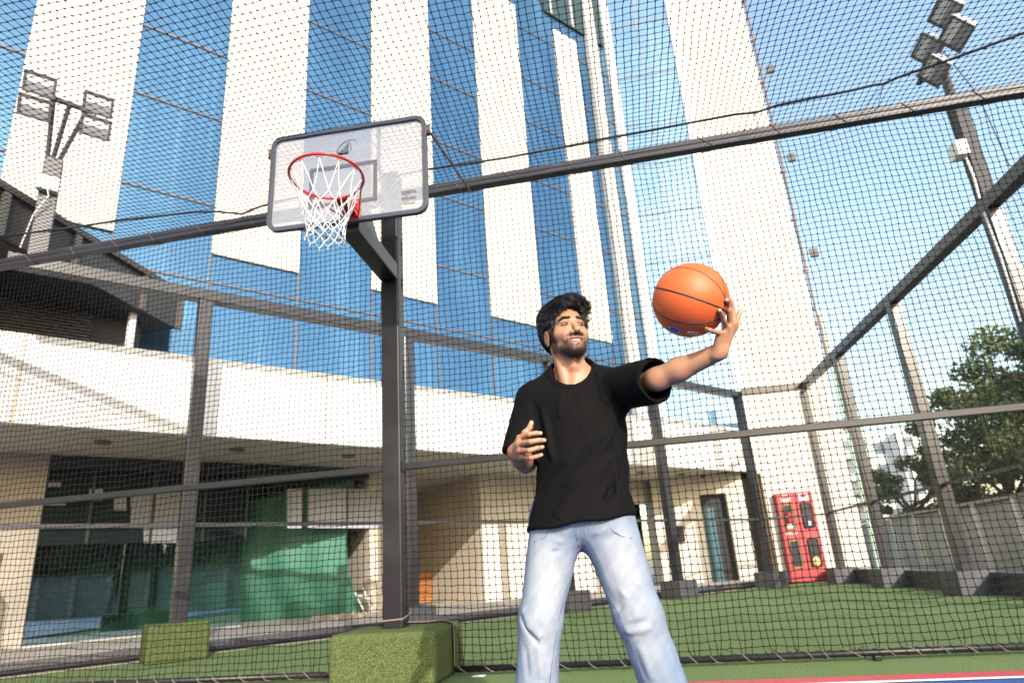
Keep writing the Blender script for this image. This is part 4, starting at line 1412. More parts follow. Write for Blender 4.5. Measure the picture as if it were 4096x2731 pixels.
def surface_nets(fn, lo, hi, h, bs=12):
    lo = np.array(lo, np.float32)
    n = np.ceil((np.array(hi)-lo)/h/bs).astype(int)*bs+1
    D = np.full(n, 1.0, np.float32)
    nb = (n-1)//bs
    bi = np.stack(np.meshgrid(*[np.arange(k) for k in nb], indexing='ij'), -1).reshape(-1, 3)
    cen = lo+(bi+0.5)*bs*h
    dc = fn(cen.astype(np.float32))
    rad = bs*h*0.87*1.5+0.004
    act = np.abs(dc) < rad
    for i in np.where(~act)[0]:
        if dc[i] < 0:
            a, b_, c_ = bi[i]*bs
            D[a:a+bs+1, b_:b_+bs+1, c_:c_+bs+1] = -1
    off = np.stack(np.meshgrid(*[np.arange(bs+1)]*3, indexing='ij'), -1).reshape(-1, 3)
    ids = np.where(act)[0]
    for s_ in range(0, len(ids), 60):
        ch = ids[s_:s_+60]
        G = (bi[ch][:, None, :]*bs+off[None]).reshape(-1, 3)
        D[G[:, 0], G[:, 1], G[:, 2]] = fn((lo+G*np.float32(h)).astype(np.float32))
    S_ = D < 0
    c8 = [S_[i:n[0]-1+i, j:n[1]-1+j, k:n[2]-1+k] for i in (0, 1) for j in (0, 1) for k in (0, 1)]
    any_ = np.zeros_like(c8[0])
    all_ = np.ones_like(c8[0])
    for c_ in c8:
        any_ |= c_
        all_ &= c_
    cell = any_ & ~all_
    ci = np.argwhere(cell)
    idx = np.full(cell.shape, -1, np.int32)
    idx[cell] = np.arange(len(ci))
    acc = np.zeros((len(ci), 3))
    cnt = np.zeros(len(ci))
    cor = [(i, j, k) for i in (0, 1) for j in (0, 1) for k in (0, 1)]
    for a in range(8):
        for ax in range(3):
            if cor[a][ax] == 0:
                b_ = list(cor[a])
                b_[ax] = 1
                pa = ci+cor[a]
                pb_ = ci+b_
                va = D[pa[:, 0], pa[:, 1], pa[:, 2]]
                vb = D[pb_[:, 0], pb_[:, 1], pb_[:, 2]]
                m_ = (va < 0) != (vb < 0)
                t = va[m_]/(va[m_]-vb[m_])
                acc[m_] += pa[m_]+(pb_[m_]-pa[m_])*t[:, None]
                cnt[m_] += 1
    V = lo+acc/cnt[:, None]*h
    quads = []
    for ax in range(3):
        u, v = (ax+1) % 3, (ax+2) % 3
        sl0 = [slice(None)]*3
        sl1 = [slice(None)]*3
        sl0[ax] = slice(0, n[ax]-1)
        sl1[ax] = slice(1, n[ax])
        for q in (u, v):
            sl0[q] = slice(1, n[q]-1)
            sl1[q] = slice(1, n[q]-1)
        a, b_ = S_[tuple(sl0)], S_[tuple(sl1)]
        e = np.argwhere(a != b_)
        if not len(e):
            continue
        sg = a[e[:, 0], e[:, 1], e[:, 2]]
        p = e.copy()
        p[:, u] += 1
        p[:, v] += 1
        du_ = np.zeros(3, int)
        dv_ = np.zeros(3, int)
        du_[u] = 1
        dv_[v] = 1
        q0, q1, q2, q3 = p-du_-dv_, p-dv_, p, p-du_
        Q = np.stack([idx[q[:, 0], q[:, 1], q[:, 2]] for q in (q0, q1, q2, q3)], 1)
        Q[~sg] = Q[~sg][:, ::-1]
        quads.append(Q)
    return V, np.concatenate(quads)


# --- head frame -------------------------------------------------------------
HC = np.array([-0.117, 2.2, 1.502])
HS = 0.968


def head_axes(yaw, pit, rol):
    cy, sy = np.cos(yaw), np.sin(yaw)
    f0, a0_, u0_ = np.array([sy, -cy, 0]), np.array([cy, sy, 0]), np.array([0, 0, 1.])
    f1, u1_ = f0*np.cos(pit)+u0_*np.sin(pit), u0_*np.cos(pit)-f0*np.sin(pit)
    return a0_*np.cos(rol)+u1_*np.sin(rol), f1, u1_*np.cos(rol)-a0_*np.sin(rol)


HA = np.stack(head_axes(0.419, 0.119, 0.023))      # rows: side (picture right), forward, up


def h2w(p):
    return HC+HS*(np.asarray(p, float)@HA)


def w2h(P):
    return ((P-HC.astype(np.float32))@HA.T.astype(np.float32))/np.float32(HS)


def head_sdf(P):
    q = w2h(P)
    m = q.copy()
    m[:, 0] = np.abs(m[:, 0])                      # mirrored half
    d = ell(q, (0, -.014, .034), (.0755, .098, .092))
    d = smin(d, ell(q, (0, .024, -.030), (.0590, .066, .088)), .030)
    d = smin(d, rc(m, (.044, .0, -.060), (.016, .070, -.096), .020, .020), .022)
    d = smin(d, rc(q, (-.011, .081, -.104), (.011, .081, -.104), .0165, .0165), .020)
    d = smin(d, rc(m, (.045, .050, -.028), (.033, .070, -.038), .025, .0205), .020)
    d = smin(d, rc(m, (.010, .080, .020), (.042, .066, .022), .0125, .012), .014)
    d = smin(d, ell(q, (0, .074, -.070), (.031, .026, .025)), .018)
    d = ssub(d, rc(m, (.032, .107, -.001), (.032, .107, -.001), .0215, .0215), .010)
    nose = rc(q, (0, .082, .012), (0, .111, -.034), .0080, .0115)
    nose = smin(nose, rc(q, (0, .1135, -.040), (0, .1120, -.042), .0118, .0115), .008)
    nose = smin(nose, rc(m, (.0150, .098, -.044), (.0155, .094, -.043), .0092, .0092), .007)
    nose = ssub(nose, rc(m, (.0075, .105, -.0545), (.0085, .098, -.0525), .0038, .0045), .003)
    d = smin(d, nose, .008)
    lip = rc(m, (0, .1005, -.0630), (.031, .082, -.0630), .0044, .0026)
    lip = smin(lip, rc(m, (0, .0985, -.0850), (.029, .083, -.0690), .0060, .003), .004)
    d = smin(d, lip, .006)
    qm = q.copy()
    qm[:, 2] = qm[:, 2]-9.0*q[:, 0]**2
    d = ssub(d, ell(qm, (0, .100, -.0745), (.0285, .020, .0068)), .002)
    d = smin(d, rc(m, (.030, .084, -.046), (.040, .074, -.062), .0060, .0055), .010)   # smile fold
    ear = ell(m, (.079, -.014, -.014), (.0085, .019, .033))
    ear = smin(ear, rc(m, (.080, -.028, .004), (.080, -.008, .014), .006, .0055), .006)
    ear = ssub(ear, ell(m, (.0895, -.010, -.010), (.0085, .010, .019)), .004)
    d = smin(d, ear, .007)
    return d


NB = np.array([-0.113, 2.245, 1.30])


def jn(px, py, y):
    return onY(px, py, y)


def zr(x, y, Y):
    return onY((1980+x*.2902)/1.741497, (1640+y*.2902)/1.741497, Y)


def zl(x, y, Y):
    return onY(*zb(x, y), Y)


RW = zr(285, 575, 2.02)
handR = dict(w=RW, fingers=[
    [zr(340, 385, 1.955), zr(465, 333, 1.925), zr(560, 318, 1.93), zr(628, 318, 1.94)],
    [zr(325, 470, 1.945), zr(485, 435, 1.905), zr(600, 416, 1.915), zr(680, 414, 1.93)],
    [zr(340, 560, 1.950), zr(470, 555, 1.915), zr(585, 522, 1.925), zr(655, 508, 1.94)],
    [zr(365, 640, 1.965), zr(490, 660, 1.93), zr(580, 636, 1.94), zr(642, 614, 1.955)]],
    thumb=[zr(350, 420, 1.985), zr(420, 318, 1.985), zr(478, 245, 1.985), zr(503, 172, 1.985)])
LW = zl(668, 868, 1.945)
TIP = lambda x, y: ballpt(*zb(x, y), BR+0.0075)
handL = dict(w=LW, fingers=[
    [zl(800, 610, 1.945), zl(784, 490, 1.940), zl(776, 435, 1.932), zl(768, 388, 1.925)],
    [zl(768, 620, 1.930), zl(752, 500, 1.898), zl(742, 450, 1.890), TIP(733, 405)],
    [zl(730, 650, 1.912), zl(702, 580, 1.872), zl(685, 535, 1.852), TIP(668, 497)],
    [zl(672, 700, 1.900), zl(612, 684, 1.866), zl(578, 672, 1.852), TIP(550, 660)]],
    thumb=[zl(760, 720, 1.955), zl(808, 635, 1.975), zl(826, 560, 1.985), zl(858, 505, 1.985)])
SHR, ELR = np.array([-.295, 2.25, 1.27]), np.array([-.318, 2.255, 1.035])
SHL, ELL_ = np.array([.085, 2.2, 1.295]), np.array([.182, 2.035, 1.237])


def hand_sdf(P, hd):
    w_ = hd['w']
    f = hd['fingers']
    d = None
    for i, c in enumerate(f):
        e = rc(P, w_+(c[0]-f[1][0])*0.35, c[0], .0165, .0115)
        d = e if d is None else smin(d, e, .014)
    t = hd['thumb']
    d = smin(d, rc(P, w_+(t[0]-w_)*0.3, t[1], .016, .0125), .014)
    for c, s_ in zip(f, (1, 1.03, .98, .86)):
        g = rc(P, c[0], c[1], .0096*s_, .0088*s_)
        g = smin(g, rc(P, c[1], c[2], .0088*s_, .0080*s_), .003)
        g = smin(g, rc(P, c[2], c[3], .0080*s_, .0070*s_), .003)
        d = smin(d, g, .007)
    g = smin(rc(P, t[1], t[2], .0112, .0098), rc(P, t[2], t[3], .0098, .0082), .004)
    return smin(d, g, .008)


def boxed(P, d, lo, hi, fn, k):
    """evaluate fn only inside an expanded box"""
    lo = np.array(lo)-0.06
    hi = np.array(hi)+0.06
    m_ = np.all((P > lo) & (P < hi), axis=1)
    if m_.any():
        d[m_] = smin(d[m_], fn(P[m_]), k)
    return d


def hbox(hd):
    pts_ = np.array([hd['w']]+[q for c in hd['fingers'] for q in c]+hd['thumb'])
    return pts_.min(0)-0.02, pts_.max(0)+0.02


hbR, hbL = hbox(handR), hbox(handL)


def body_sdf(P):
    d = rc(P, NB, h2w((0, -.022, -.065)), .060, .055)
    d = smin(d, rc(P, NB+[0, .02, .04], SHR+[.10, .0, .02], .050, .03), .05)
    d = smin(d, rc(P, NB+[0, .02, .04], SHL+[-.10, .0, .02], .050, .03), .05)
    d = smin(d, ell(P, (-.11, 2.245, 1.13), (.14, .088, .22)), .06)
    for s_ in (-1, 1):
        d = smin(d, rc(P, h2w((s_*.052, -.018, -.060)), np.array([-.121+s_*.014, 2.172, 1.285]), .011, .010), .022)
    d = smin(d, rc(P, h2w((0, .030, -.125)), h2w((0, .018, -.150)), .010, .012), .025)
    d = smin(d, rc(P, SHR-[0, 0, .03], ELR, .042, .038), .02)
    d = smin(d, rc(P, SHL-[0, 0, .03], ELL_, .042, .038), .02)
    fR = ELR+(RW-ELR)*0.35
    d = smin(d, rc(P, ELR, fR, .0375, .0385), .02)
    d = smin(d, rc(P, fR, RW, .0385, .0265), .02)
    fL = ELL_+(LW-ELL_)*0.35
    d = smin(d, rc(P, ELL_, fL, .0385, .0385), .02)
    d = smin(d, rc(P, fL, LW, .0385, .0270), .02)
    d = boxed(P, d, HC-.17, HC+.17, head_sdf, .022)
    d = boxed(P, d, hbR[0], hbR[1], lambda q: hand_sdf(q, handR), .012)
    d = boxed(P, d, hbL[0], hbL[1], lambda q: hand_sdf(q, handL), .012)
    return d


person = thing('person', 'young man in black T-shirt and pale blue jeans holding a basketball out on one hand', 'person', (-0.12, 2.17, 0))
BV, BQ = surface_nets(body_sdf, (-.42, 1.80, .92), (.53, 2.40, 1.66), 0.0026)

# --- skin colours -----------------------------------------------------------
skin = np.tile(np.array([0.34, 0.172, 0.098]), (len(BV), 1))
skin *= (1+0.10*wob(BV, 22)+0.06*wob(BV, 70, 2))[:, None]
q = w2h(BV.astype(np.float32))
x, y_, z = np.abs(q[:, 0]), q[:, 1], q[:, 2]


def sm(v, a, b_):
    t = np.clip((v-a)/(b_-a), 0, 1)
    return t*t*(3-2*t)


def paint(mask, c):
    skin[:] = skin*(1-mask[:, None])+np.array(c)*mask[:, None]


inhead = (np.abs(q) < 0.17).all(1).astype(float)
nz_ = 0.5+0.5*wob(q*1.0, 160)
low = sm(-z, .060+0.20*np.clip(.06-x, 0, .06), .084)*sm(y_+.6*np.clip(x-.03, 0, .03), .026, .045)*sm(z, -.135, -.122)*sm(x+(y_ < .07)*.05, .006, .016)
side = sm(x, .052, .062)*sm(y_, -.006, .004)*sm(-y_, -.048, -.032)*sm(z, -.11, -.09)*sm(-z, -.020, .0)
chin = sm(-z, .088, .094)*sm(y_, .055, .075)*sm(z, -.135, -.118)
must = np.exp(-((z+.0550-6*x*x)/.0068)**2)*sm(-x, -.038, -.030)*sm(y_, .072, .082)
must2 = np.exp(-((x-.034)/.006)**2)*sm(-z, .052, .062)*sm(y_, .06, .07)*sm(z, -.1, -.085)
beard = np.clip(np.maximum.reduce([low*.62, side*.7, chin*.95, must*.72, must2*.5]), 0, 1)*inhead
paint(sm(x, .03, .05)*sm(y_, .03, .05)*np.exp(-((z+.03)/.02)**2)*inhead*.22, (.50, .20, .13))     # cheeks
paint(np.exp(-((z-.0)/.012)**2)*np.exp(-((x-.032)/.016)**2)*sm(y_, .05, .06)*inhead*.45, (.22, .10, .06))
paint(beard*(0.62+0.33*nz_), (.030, .019, .014))
brow = np.exp(-((z-.0245-.10*np.clip(x-.012, 0, .024)+.55*np.clip(x-.037, 0, .03))/.0056)**4)*sm(x, .008, .012)*sm(-x, -.056, -.048)*sm(y_, .05, .06)*inhead
paint(np.clip(brow*1.1, 0, 1)*.85, (.016, .011, .009))
zz = z-9.0*x*x
lipm = np.clip(np.exp(-((zz+.0865)/.0050)**2)*sm(-x, -.030, -.024)+.8*np.exp(-((zz+.0655)/.003)**2)*sm(-x, -.030, -.024), 0, 1)*sm(y_, .082, .09)*inhead
paint(lipm*.85, (.36, .120, .095))
moz = np.exp(-((zz+.0745)/.0055)**4)*sm(-x, -.031, -.026)*sm(y_, .06, .07)*sm(-y_, -.0985, -.0955)*inhead
paint(moz, (.06, .015, .012))
lash = np.exp(-((z-.0075)/.0022)**2)*np.exp(-((x-.032)/.0125)**4)*sm(y_, .06, .07)*inhead
paint(lash*.8, (.02, .012, .01))
scalp = sm(z+.35*np.clip(-y_, 0, .1)-.3*np.clip(y_-.02, 0, .1), .045, .065)*inhead
paint(scalp*.9, (.02, .015, .012))
for hd in (handR, handL):
    for c in hd['fingers']+[hd['thumb']]:
        dt = (c[3]-c[2])/np.linalg.norm(c[3]-c[2])
        nail = c[3]-dt*0.001+(CPOS-c[3])/np.linalg.norm(CPOS-c[3])*0.0065
        d_ = np.linalg.norm(BV-nail, axis=1)
        paint(np.exp(-(d_/0.0055)**4)*.8, (.66, .40, .33))
        for kk in (0, 1):
            d_ = np.linalg.norm(BV-c[kk], axis=1)
            paint(np.exp(-(d_/0.011)**2)*.30, (.26, .11, .065))
M_skin = mat('skin', (0.43, 0.225, 0.135), 0.48, attr='Col', sub=0.05, spec=0.42, bump=(380, 0.15, 0.001))
body = np_mesh('body', BV, [BQ], M_skin, person, True, skin)

# --- eyes and teeth ---------------------------------------------------------
M_eye = mat('eye_white', (0.30, 0.27, 0.25), 0.25)
M_iris = mat('dark_iris', (0.025, 0.012, 0.008), 0.08)
for s_ in (-1, 1):
    V, Fc = [], []
    e = MB().sphere((0, 0, 0), 1, 20, 12)
    e.v = [tuple(h2w((s_*.0315+p[0]*.0148, .0795+p[1]*.0105, .0+p[2]*(.0046 if p[2] > 0 else .0040)-0.0008*abs(p[0])))) for p in e.v]
    eo = e.build('eye', M_eye, person, smooth=True)
    ir = MB().sphere((0, 0, 0), 1, 16, 10)
    ir.v = [tuple(h2w((s_*.0315+.0016+p[0]*.0060, .0860+p[1]*.0048, .0006+p[2]*.0046))) for p in ir.v]
    ir.build('iris', M_iris, eo, smooth=True)
    ld = MB().tube([h2w((s_*.0315+t*.0165, .0888-.010*t*t*1.0-(.002 if abs(t) > .9 else 0), .0048-.0042*t*t)) for t in np.linspace(-1, 1, 9)], [.0008, .0015, .0018, .0018, .0018, .0018, .0018, .0015, .0008], 6)
    ld.build('eyelashes', mat('lash_black', (.012, .009, .008), .6), eo, smooth=True)
tm_ = MB().sphere((0, 0, 0), 1, 24, 8)
tm_.v = [tuple(h2w((p[0]*.0235, .0790+.0165*math.sqrt(max(0, 1-p[0]*p[0]))*(0.55+.45*p[1]), -.0715+p[2]*.0048+.0045*p[0]*p[0]))) for p in tm_.v]
tm_.build('teeth', mat('tooth_white', (.55, .53, .48), .25), person, smooth=True)

# --- hair -------------------------------------------------------------------


def hair_sdf(P):
    q = w2h(P)
    m = q.copy()
    m[:, 0] = np.abs(m[:, 0])
    d = ell(q, (0, -.030, .040), (.094, .108, .104))
    d = smin(d, ell(q, (.004, .012, .092), (.074, .080, .054)), .03)
    d = smin(d, ell(q, (-.02, -.045, .092), (.072, .075, .052)), .03)
    d = smin(d, rc(q, (.018, .068, .100), (.062, .058, .080), .024, .015), .02)
    d = smin(d, rc(q, (-.030, .064, .098), (.010, .074, .100), .024, .024), .02)
    face = ell(q, (.0, .085, -.020), (.069, .082, .105))
    face = np.minimum(face, rc(m, (.092, .012, -.005), (.092, -.014, -.035), .034, .034))
    face = smin(face, rc(m, (.066, .045, -.03), (.07, .03, -.06), .026, .03), .01)
    d = np.maximum(d, -face)
    d = np.maximum(d, -(q[:, 2]+.085-.35*np.clip(q[:, 1]+.04, 0, .1)))
    d = np.maximum(d, -rc(q, (0, .0, -.16), (0, .04, -.09), .07, .05))
    u = q[:, 0]*.8-q[:, 1]*.55+.018*np.sin(q[:, 2]*60)
    d = d-0.0045*np.sin(u*190+2.2*np.sin(q[:, 2]*45+q[:, 1]*30))*sm(q[:, 2], .02, .06)-0.002*np.sin(q[:, 1]*260+q[:, 0]*120)
    return d


M_hair = mat('black_hair', (0.008, 0.007, 0.007), 0.36, spec=0.5)
HV, HQ = surface_nets(hair_sdf, HC-.19, HC+.21, 0.0036)
hair = np_mesh('hair', HV, [HQ], M_hair, person, True)


def grad(fn, P, e=0.0015):
    g = np.stack([fn((P+np.eye(3)[i]*e).astype(np.float32))-fn((P-np.eye(3)[i]*e).astype(np.float32)) for i in range(3)], 1)
    return g/(np.linalg.norm(g, axis=1, keepdims=True)+1e-9)


pick = rng.choice(len(HV), 5200, replace=True)
P0 = HV[pick]+rng.normal(0, .002, (len(pick), 3))
q0 = w2h(P0.astype(np.float32))
keep = ~((q0[:, 1] > .075) & (q0[:, 2] < .07))
P0, q0 = P0[keep], q0[keep]
N0 = len(P0)
top = sm(q0[:, 2], .03, .085)[:, None]
flow = top*np.array([.62, .62, .10])+(1-top)*np.array([.0, -.45, -.85])
flow = flow+(1-top)*np.stack([0*q0[:, 0], np.where(q0[:, 1] > 0, -.25, 0), np.zeros(N0)], 1)
clump = 0.5*np.stack([wob(q0, 40, 1), wob(q0, 40, 3), wob(q0, 40, 6)], 1)
flow = (flow+clump*0.62+rng.normal(0, .07, (N0, 3)))@HA
ln = (0.030+0.040*top[:, 0])*rng.uniform(.6, 1.25, N0)
K_ = 7
Pts = np.zeros((N0, K_, 3))
Pts[:, 0] = P0
cur = P0.copy()
ph = rng.uniform(0, 6.28, N0)+6*wob(q0, 25, 2)
for k in range(1, K_):
    g = grad(hair_sdf, cur)
    fl = flow-(flow*g).sum(1, keepdims=True)*g*0.85
    fl = fl/(np.linalg.norm(fl, axis=1, keepdims=True)+1e-9)
    sdv = np.cross(g, fl)
    fl = fl+sdv*(0.45*np.sin(ph+k*1.1))[:, None]+g*(0.03+0.06*(k/K_))*(rng.random(N0)[:, None])
    cur = cur+fl*(ln/(K_-1))[:, None]
    d_ = hair_sdf(cur.astype(np.float32))
    cur = cur-g*(np.clip(d_-0.003-0.0007*k, 0, 1)*0.6+np.clip(d_-.001, -1, 0))[:, None]
    Pts[:, k] = cur
rad = np.linspace(1, .25, K_)[None]*rng.uniform(.0006, .0012, N0)[:, None]
V, Fq = poly_tubes(Pts, rad)
np_mesh('hair_strands', V, [Fq], M_hair, hair, True)
# loose tips over the forehead and crown
N1 = 170
ang = rng.random(N1)
R0 = np.array([h2w((.005+.062*t+rng.normal(0, .006), .074-.02*t+rng.normal(0, .008), .122-.022*t+rng.normal(0, .010))) for t in ang])
Pts = np.zeros((N1, 6, 3))
dirs = (np.stack([.75+.2*rng.normal(0, 1, N1), .35+.2*rng.normal(0, 1, N1), .10+.30*rng.normal(0, 1, N1)], 1))@HA
for k in range(6):
    t = k/5
    Pts[:, k] = R0+dirs*t*(.016+.026*rng.random(N1)[:, None]*0+.018*ang[:, None])+(np.array([.012, .0, -.022])@HA)*(t*t)
V, Fq = poly_tubes(Pts, np.linspace(.0012, .0003, 6)[None]*np.ones((N1, 1)))
np_mesh('loose_strands', V, [Fq], M_hair, hair, True)
# beard and brows as short hairs
bm_ = np.clip(beard*1.0, 0, 1)+np.clip(brow*1.2, 0, 1)*2.2
pr = bm_/bm_.sum()
pick = rng.choice(len(BV), 5200, p=pr)
P0 = BV[pick]+rng.normal(0, .0012, (len(pick), 3))
g = grad(body_sdf, P0)
isb = (brow[pick] > .3)
qq = w2h(P0.astype(np.float32))
dn_ = np.where(isb[:, None], np.stack([np.sign(qq[:, 0])*.9, -0.1+0*qq[:, 0], .25+0*qq[:, 0]], 1), np.stack([np.sign(qq[:, 0])*.25, .1+0*qq[:, 0], -.9+0*qq[:, 0]], 1))
dn_ = (dn_+rng.normal(0, .30, dn_.shape))@HA
l_ = np.where(isb, .006, .0042)*rng.uniform(.6, 1.3, len(P0))
Pts = np.stack([P0-g*.0005, P0+(dn_*.5+g*.35)*l_[:, None]*.6, P0+(dn_*.8+g*.42)*l_[:, None]], 1)
V, Fq = poly_tubes(Pts, np.array([[.0004, .0003, .00012]])*np.ones((len(P0), 1)))
np_mesh('beard', V, [Fq], M_hair, person, True)

# --- T-shirt ----------------------------------------------------------------
TZ = [.72, .78, .84, .90, 1.0, 1.08, 1.15, 1.22, 1.28, 1.33, 1.37, 1.41]
TX = [-.134, -.130, -.123, -.116, -.106, -.102, -.100, -.103, -.106, -.110, -.112, -.113]
TW = [.193, .189, .180, .168, .163, .164, .168, .178, .176, .150, .112, .060]
TY = [2.175, 2.178, 2.185, 2.195, 2.21, 2.22, 2.225, 2.23, 2.237, 2.245, 2.25, 2.25]
TD = [.140, .138, .132, .127, .122, .122, .122, .118, .105, .085, .066, .045]
SR0, SR1 = np.array([-.262, 2.245, 1.262]), np.array([-.330, 2.205, 1.050])
SL0, SL1 = np.array([.030, 2.215, 1.268]), np.array([.178, 2.032, 1.240])
dR = (SR1-SR0)/np.linalg.norm(SR1-SR0)
dL = (SL1-SL0)/np.linalg.norm(SL1-SL0)
NC, NR = np.array([-.110, 2.165, 1.405]), np.array([.082, .115, .128])


def fr(px, py, y):
    return onY(px, py, y)


sh_r = [  # (a, b, width, amplitude): folds of the shirt front
    (fr(1440, 960, 2.10), fr(1300, 1120, 2.07), .026, .0080), (fr(1437, 1010, 2.10), fr(1275, 1190, 2.06), .026, .0080),
    (fr(1432, 1090, 2.11), fr(1350, 1200, 2.06), .016, -.005), (fr(1412, 1040, 2.11), fr(1420, 1150, 2.09), .012, .007),
    (fr(1245, 930, 2.14), fr(1268, 1060, 2.10), .014, .006), (fr(1222, 920, 2.15), fr(1238, 1010, 2.12), .012, -.007),
    (fr(1235, 1110, 2.12), fr(1300, 1060, 2.08), .016, -.005), (fr(1225, 1160, 2.12), fr(1330, 1085, 2.07), .016, .0045),
    (fr(1370, 850, 2.15), fr(1392, 930, 2.12), .010, .004), (fr(1398, 840, 2.15), fr(1420, 930, 2.12), .012, -.005),
    (fr(1290, 900, 2.12), fr(1285, 960, 2.11), .012, .004), (fr(1330, 905, 2.12), fr(1345, 965, 2.11), .012, .003),
    (fr(1440, 870, 2.10), fr(1450, 925, 2.07), .010, .006), (fr(1465, 835, 2.08), fr(1478, 915, 2.03), .010, -.005), (fr(1490, 830, 2.05), fr(1497, 900, 2.0), .010, .004),
    (fr(1185, 930, 2.20), fr(1200, 1010, 2.15), .014, .006), (fr(1180, 1000, 2.17), fr(1215, 985, 2.13), .012, -.005)]


def shirt_out(P):
    z = P[:, 2]
    cxv, wx = np.interp(z, TZ, TX), np.interp(z, TZ, TW)
    cyv, wy = np.interp(z, TZ, TY), np.interp(z, TZ, TD)
    k = np.sqrt(np.abs((P[:, 0]-cxv)/wx)**2.3+np.abs((P[:, 1]-cyv)/wy)**2.3+1e-9)**(2/2.3)
    d = ((k-1)*np.minimum(wx, wy)*0.85).astype(np.float32)
    d = np.maximum(d, z-1.415)
    sr = (P-SR1.astype(np.float32))@dR.astype(np.float32)
    d = smin(d, np.maximum(rc(P, SR0, SR1+dR*.06, .078, .073), sr-.004*np.sin(P[:, 0]*70)), .040)
    sl = (P-SL1.astype(np.float32))@dL.astype(np.float32)
    d = smin(d, np.maximum(rc(P, SL0, SL1+dL*.08-[0, 0, .010], .080, .079), sl-.004*np.sin(P[:, 2]*60)), .040)
    for a, b_, w_, am in sh_r:
        d = d-2.1*am*ridge(P, a, b_, w_*.85)
    d = d-0.0030*wob(P, 17, 1)-.0013*wob(P*np.array([1, 1, .6], np.float32), 52, 3)
    dc = ell(P, NC, NR)
    d = d-0.0045*np.exp(-((dc-.010)/.009)**4)*(z > 1.24)                # ribbed collar
    hem = z-(0.772+0.078*(P[:, 0]+.306)+.004*np.sin(P[:, 0]*38))
    d = d-0.0018*np.exp(-((hem-.012)/.010)**4)
    return d


def shirt_sdf(P):
    d = shirt_out(P)
    z = P[:, 2]
    hem = z-(0.772+0.078*(P[:, 0]+.306)+.004*np.sin(P[:, 0]*38))
    d = np.maximum(d, -hem)
    d = np.maximum(d, -ell(P, NC, NR))
    d = np.maximum(d, -rc(P, NB-[0, 0, .03], h2w((0, -.02, -.05)), .066, .064))
    d = np.maximum(d, -rc(P, SR1-dR*.05, SR1+dR*.1, .052, .066))
    d = np.maximum(d, -rc(P, SL1-dL*.09-[0, 0, .006], SL1+dL*.1-[0, 0, .012], .054, .0765))
    z0 = ell(P, (-.13, 2.178, .75), (.165, .122, .09))
    d = np.maximum(d, -z0)
    return d


SV, SQ = surface_nets(shirt_sdf, (-.46, 1.90, .74), (.34, 2.42, 1.45), 0.0042)
M_shirt = mat('black_cotton', (0.0042, 0.0040, 0.0043), 0.8, noise=(90, 0.5, (0.0062, 0.0060, 0.0063)), bump=(700, 0.25, 0.001), spec=0.07)
shirt = np_mesh('t_shirt', SV, [SQ], M_shirt, person, True)
# faint pale scuff on the front of the shirt
sc_ = MB()
for k in range(5):
    a = fr(1283+k*2.3, 1138-k*7, 2.2)
    pts_ = []
    for t in np.linspace(0, 1, 6):
        p = np.array(fr(1284+k*2.4+2*t, 1140-k*2-22*t, 2.2))
        for it in range(14):
            dd = float(shirt_out(p[None].astype(np.float32))[0])
            p = p-ray(1284+k*2.4+2*t, 1140-k*2-22*t)/1.0*dd*0.6
        pts_.append(Vector(p)-Vector((0, .0006, 0)))
    sc_.tube(pts_, 0.0007, 4)
sc_.build('scuff_mark', mat('pale_scuff', (0.07, 0.07, 0.07), 0.9), shirt)

# --- jeans ------------------------------------------------------------------
hL_, kL_, aL_ = np.array([-.222, 2.178, .77]), np.array([-.290, 2.115, .49]), np.array([-.352, 2.135, .05])
hR_, kR_, aR_ = np.array([-.040, 2.178, .77]), np.array([.026, 2.135, .49]), np.array([.138, 2.215, .05])
je = [  # creases
    (fr(1333, 1262, 2.07), fr(1255, 1268, 2.09), .010, -.006), (fr(1333, 1255, 2.07), fr(1270, 1240, 2.08), .012, .0045),
    (fr(1340, 1262, 2.07), fr(1420, 1225, 2.08), .012, -.005), (fr(1345, 1240, 2.07), fr(1405, 1205, 2.08), .012, .004),
    (fr(1200, 1395, 2.07), fr(1245, 1465, 2.05), .013, .012), (fr(1196, 1412, 2.07), fr(1240, 1485, 2.05), .011, -.011),
    (fr(1240, 1380, 2.04), fr(1290, 1350, 2.05), .012, -.005), (fr(1235, 1330, 2.05), fr(1300, 1300, 2.06), .012, .004),
    (fr(1345, 1330, 2.08), fr(1430, 1400, 2.07), .018, -.010), (fr(1365, 1325, 2.06), fr(1450, 1375, 2.05), .018, .008),
    (fr(1440, 1390, 2.05), fr(1450, 1425, 2.05), .010, -.007), (fr(1430, 1440, 2.06), fr(1490, 1425, 2.05), .011, -.007),
    (fr(1425, 1455, 2.07), fr(1500, 1440, 2.06), .013, .006), (fr(1455, 1330, 2.06), fr(1500, 1370, 2.06), .014, .006),
    (fr(1445, 1480, 2.08), fr(1475, 1560, 2.10), .014, -.008), (fr(1470, 1480, 2.08), fr(1500, 1560, 2.10), .014, .005),
    (fr(1235, 1470, 2.05), fr(1245, 1560, 2.05), .014, .005), (fr(1205, 1480, 2.06), fr(1215, 1560, 2.06), .012, -.004),
    (fr(1230, 1290, 2.06), fr(1262, 1320, 2.06), .012, -.004), (fr(1400, 1290, 2.05), fr(1440, 1320, 2.05), .014, -.005)]


def leg(P, h_, k_, a_, r0, r1, r2):
    d = rc(P, h_, k_, r0, r1)
    return smin(d, rc(P, k_, a_, r1, r2), .03)


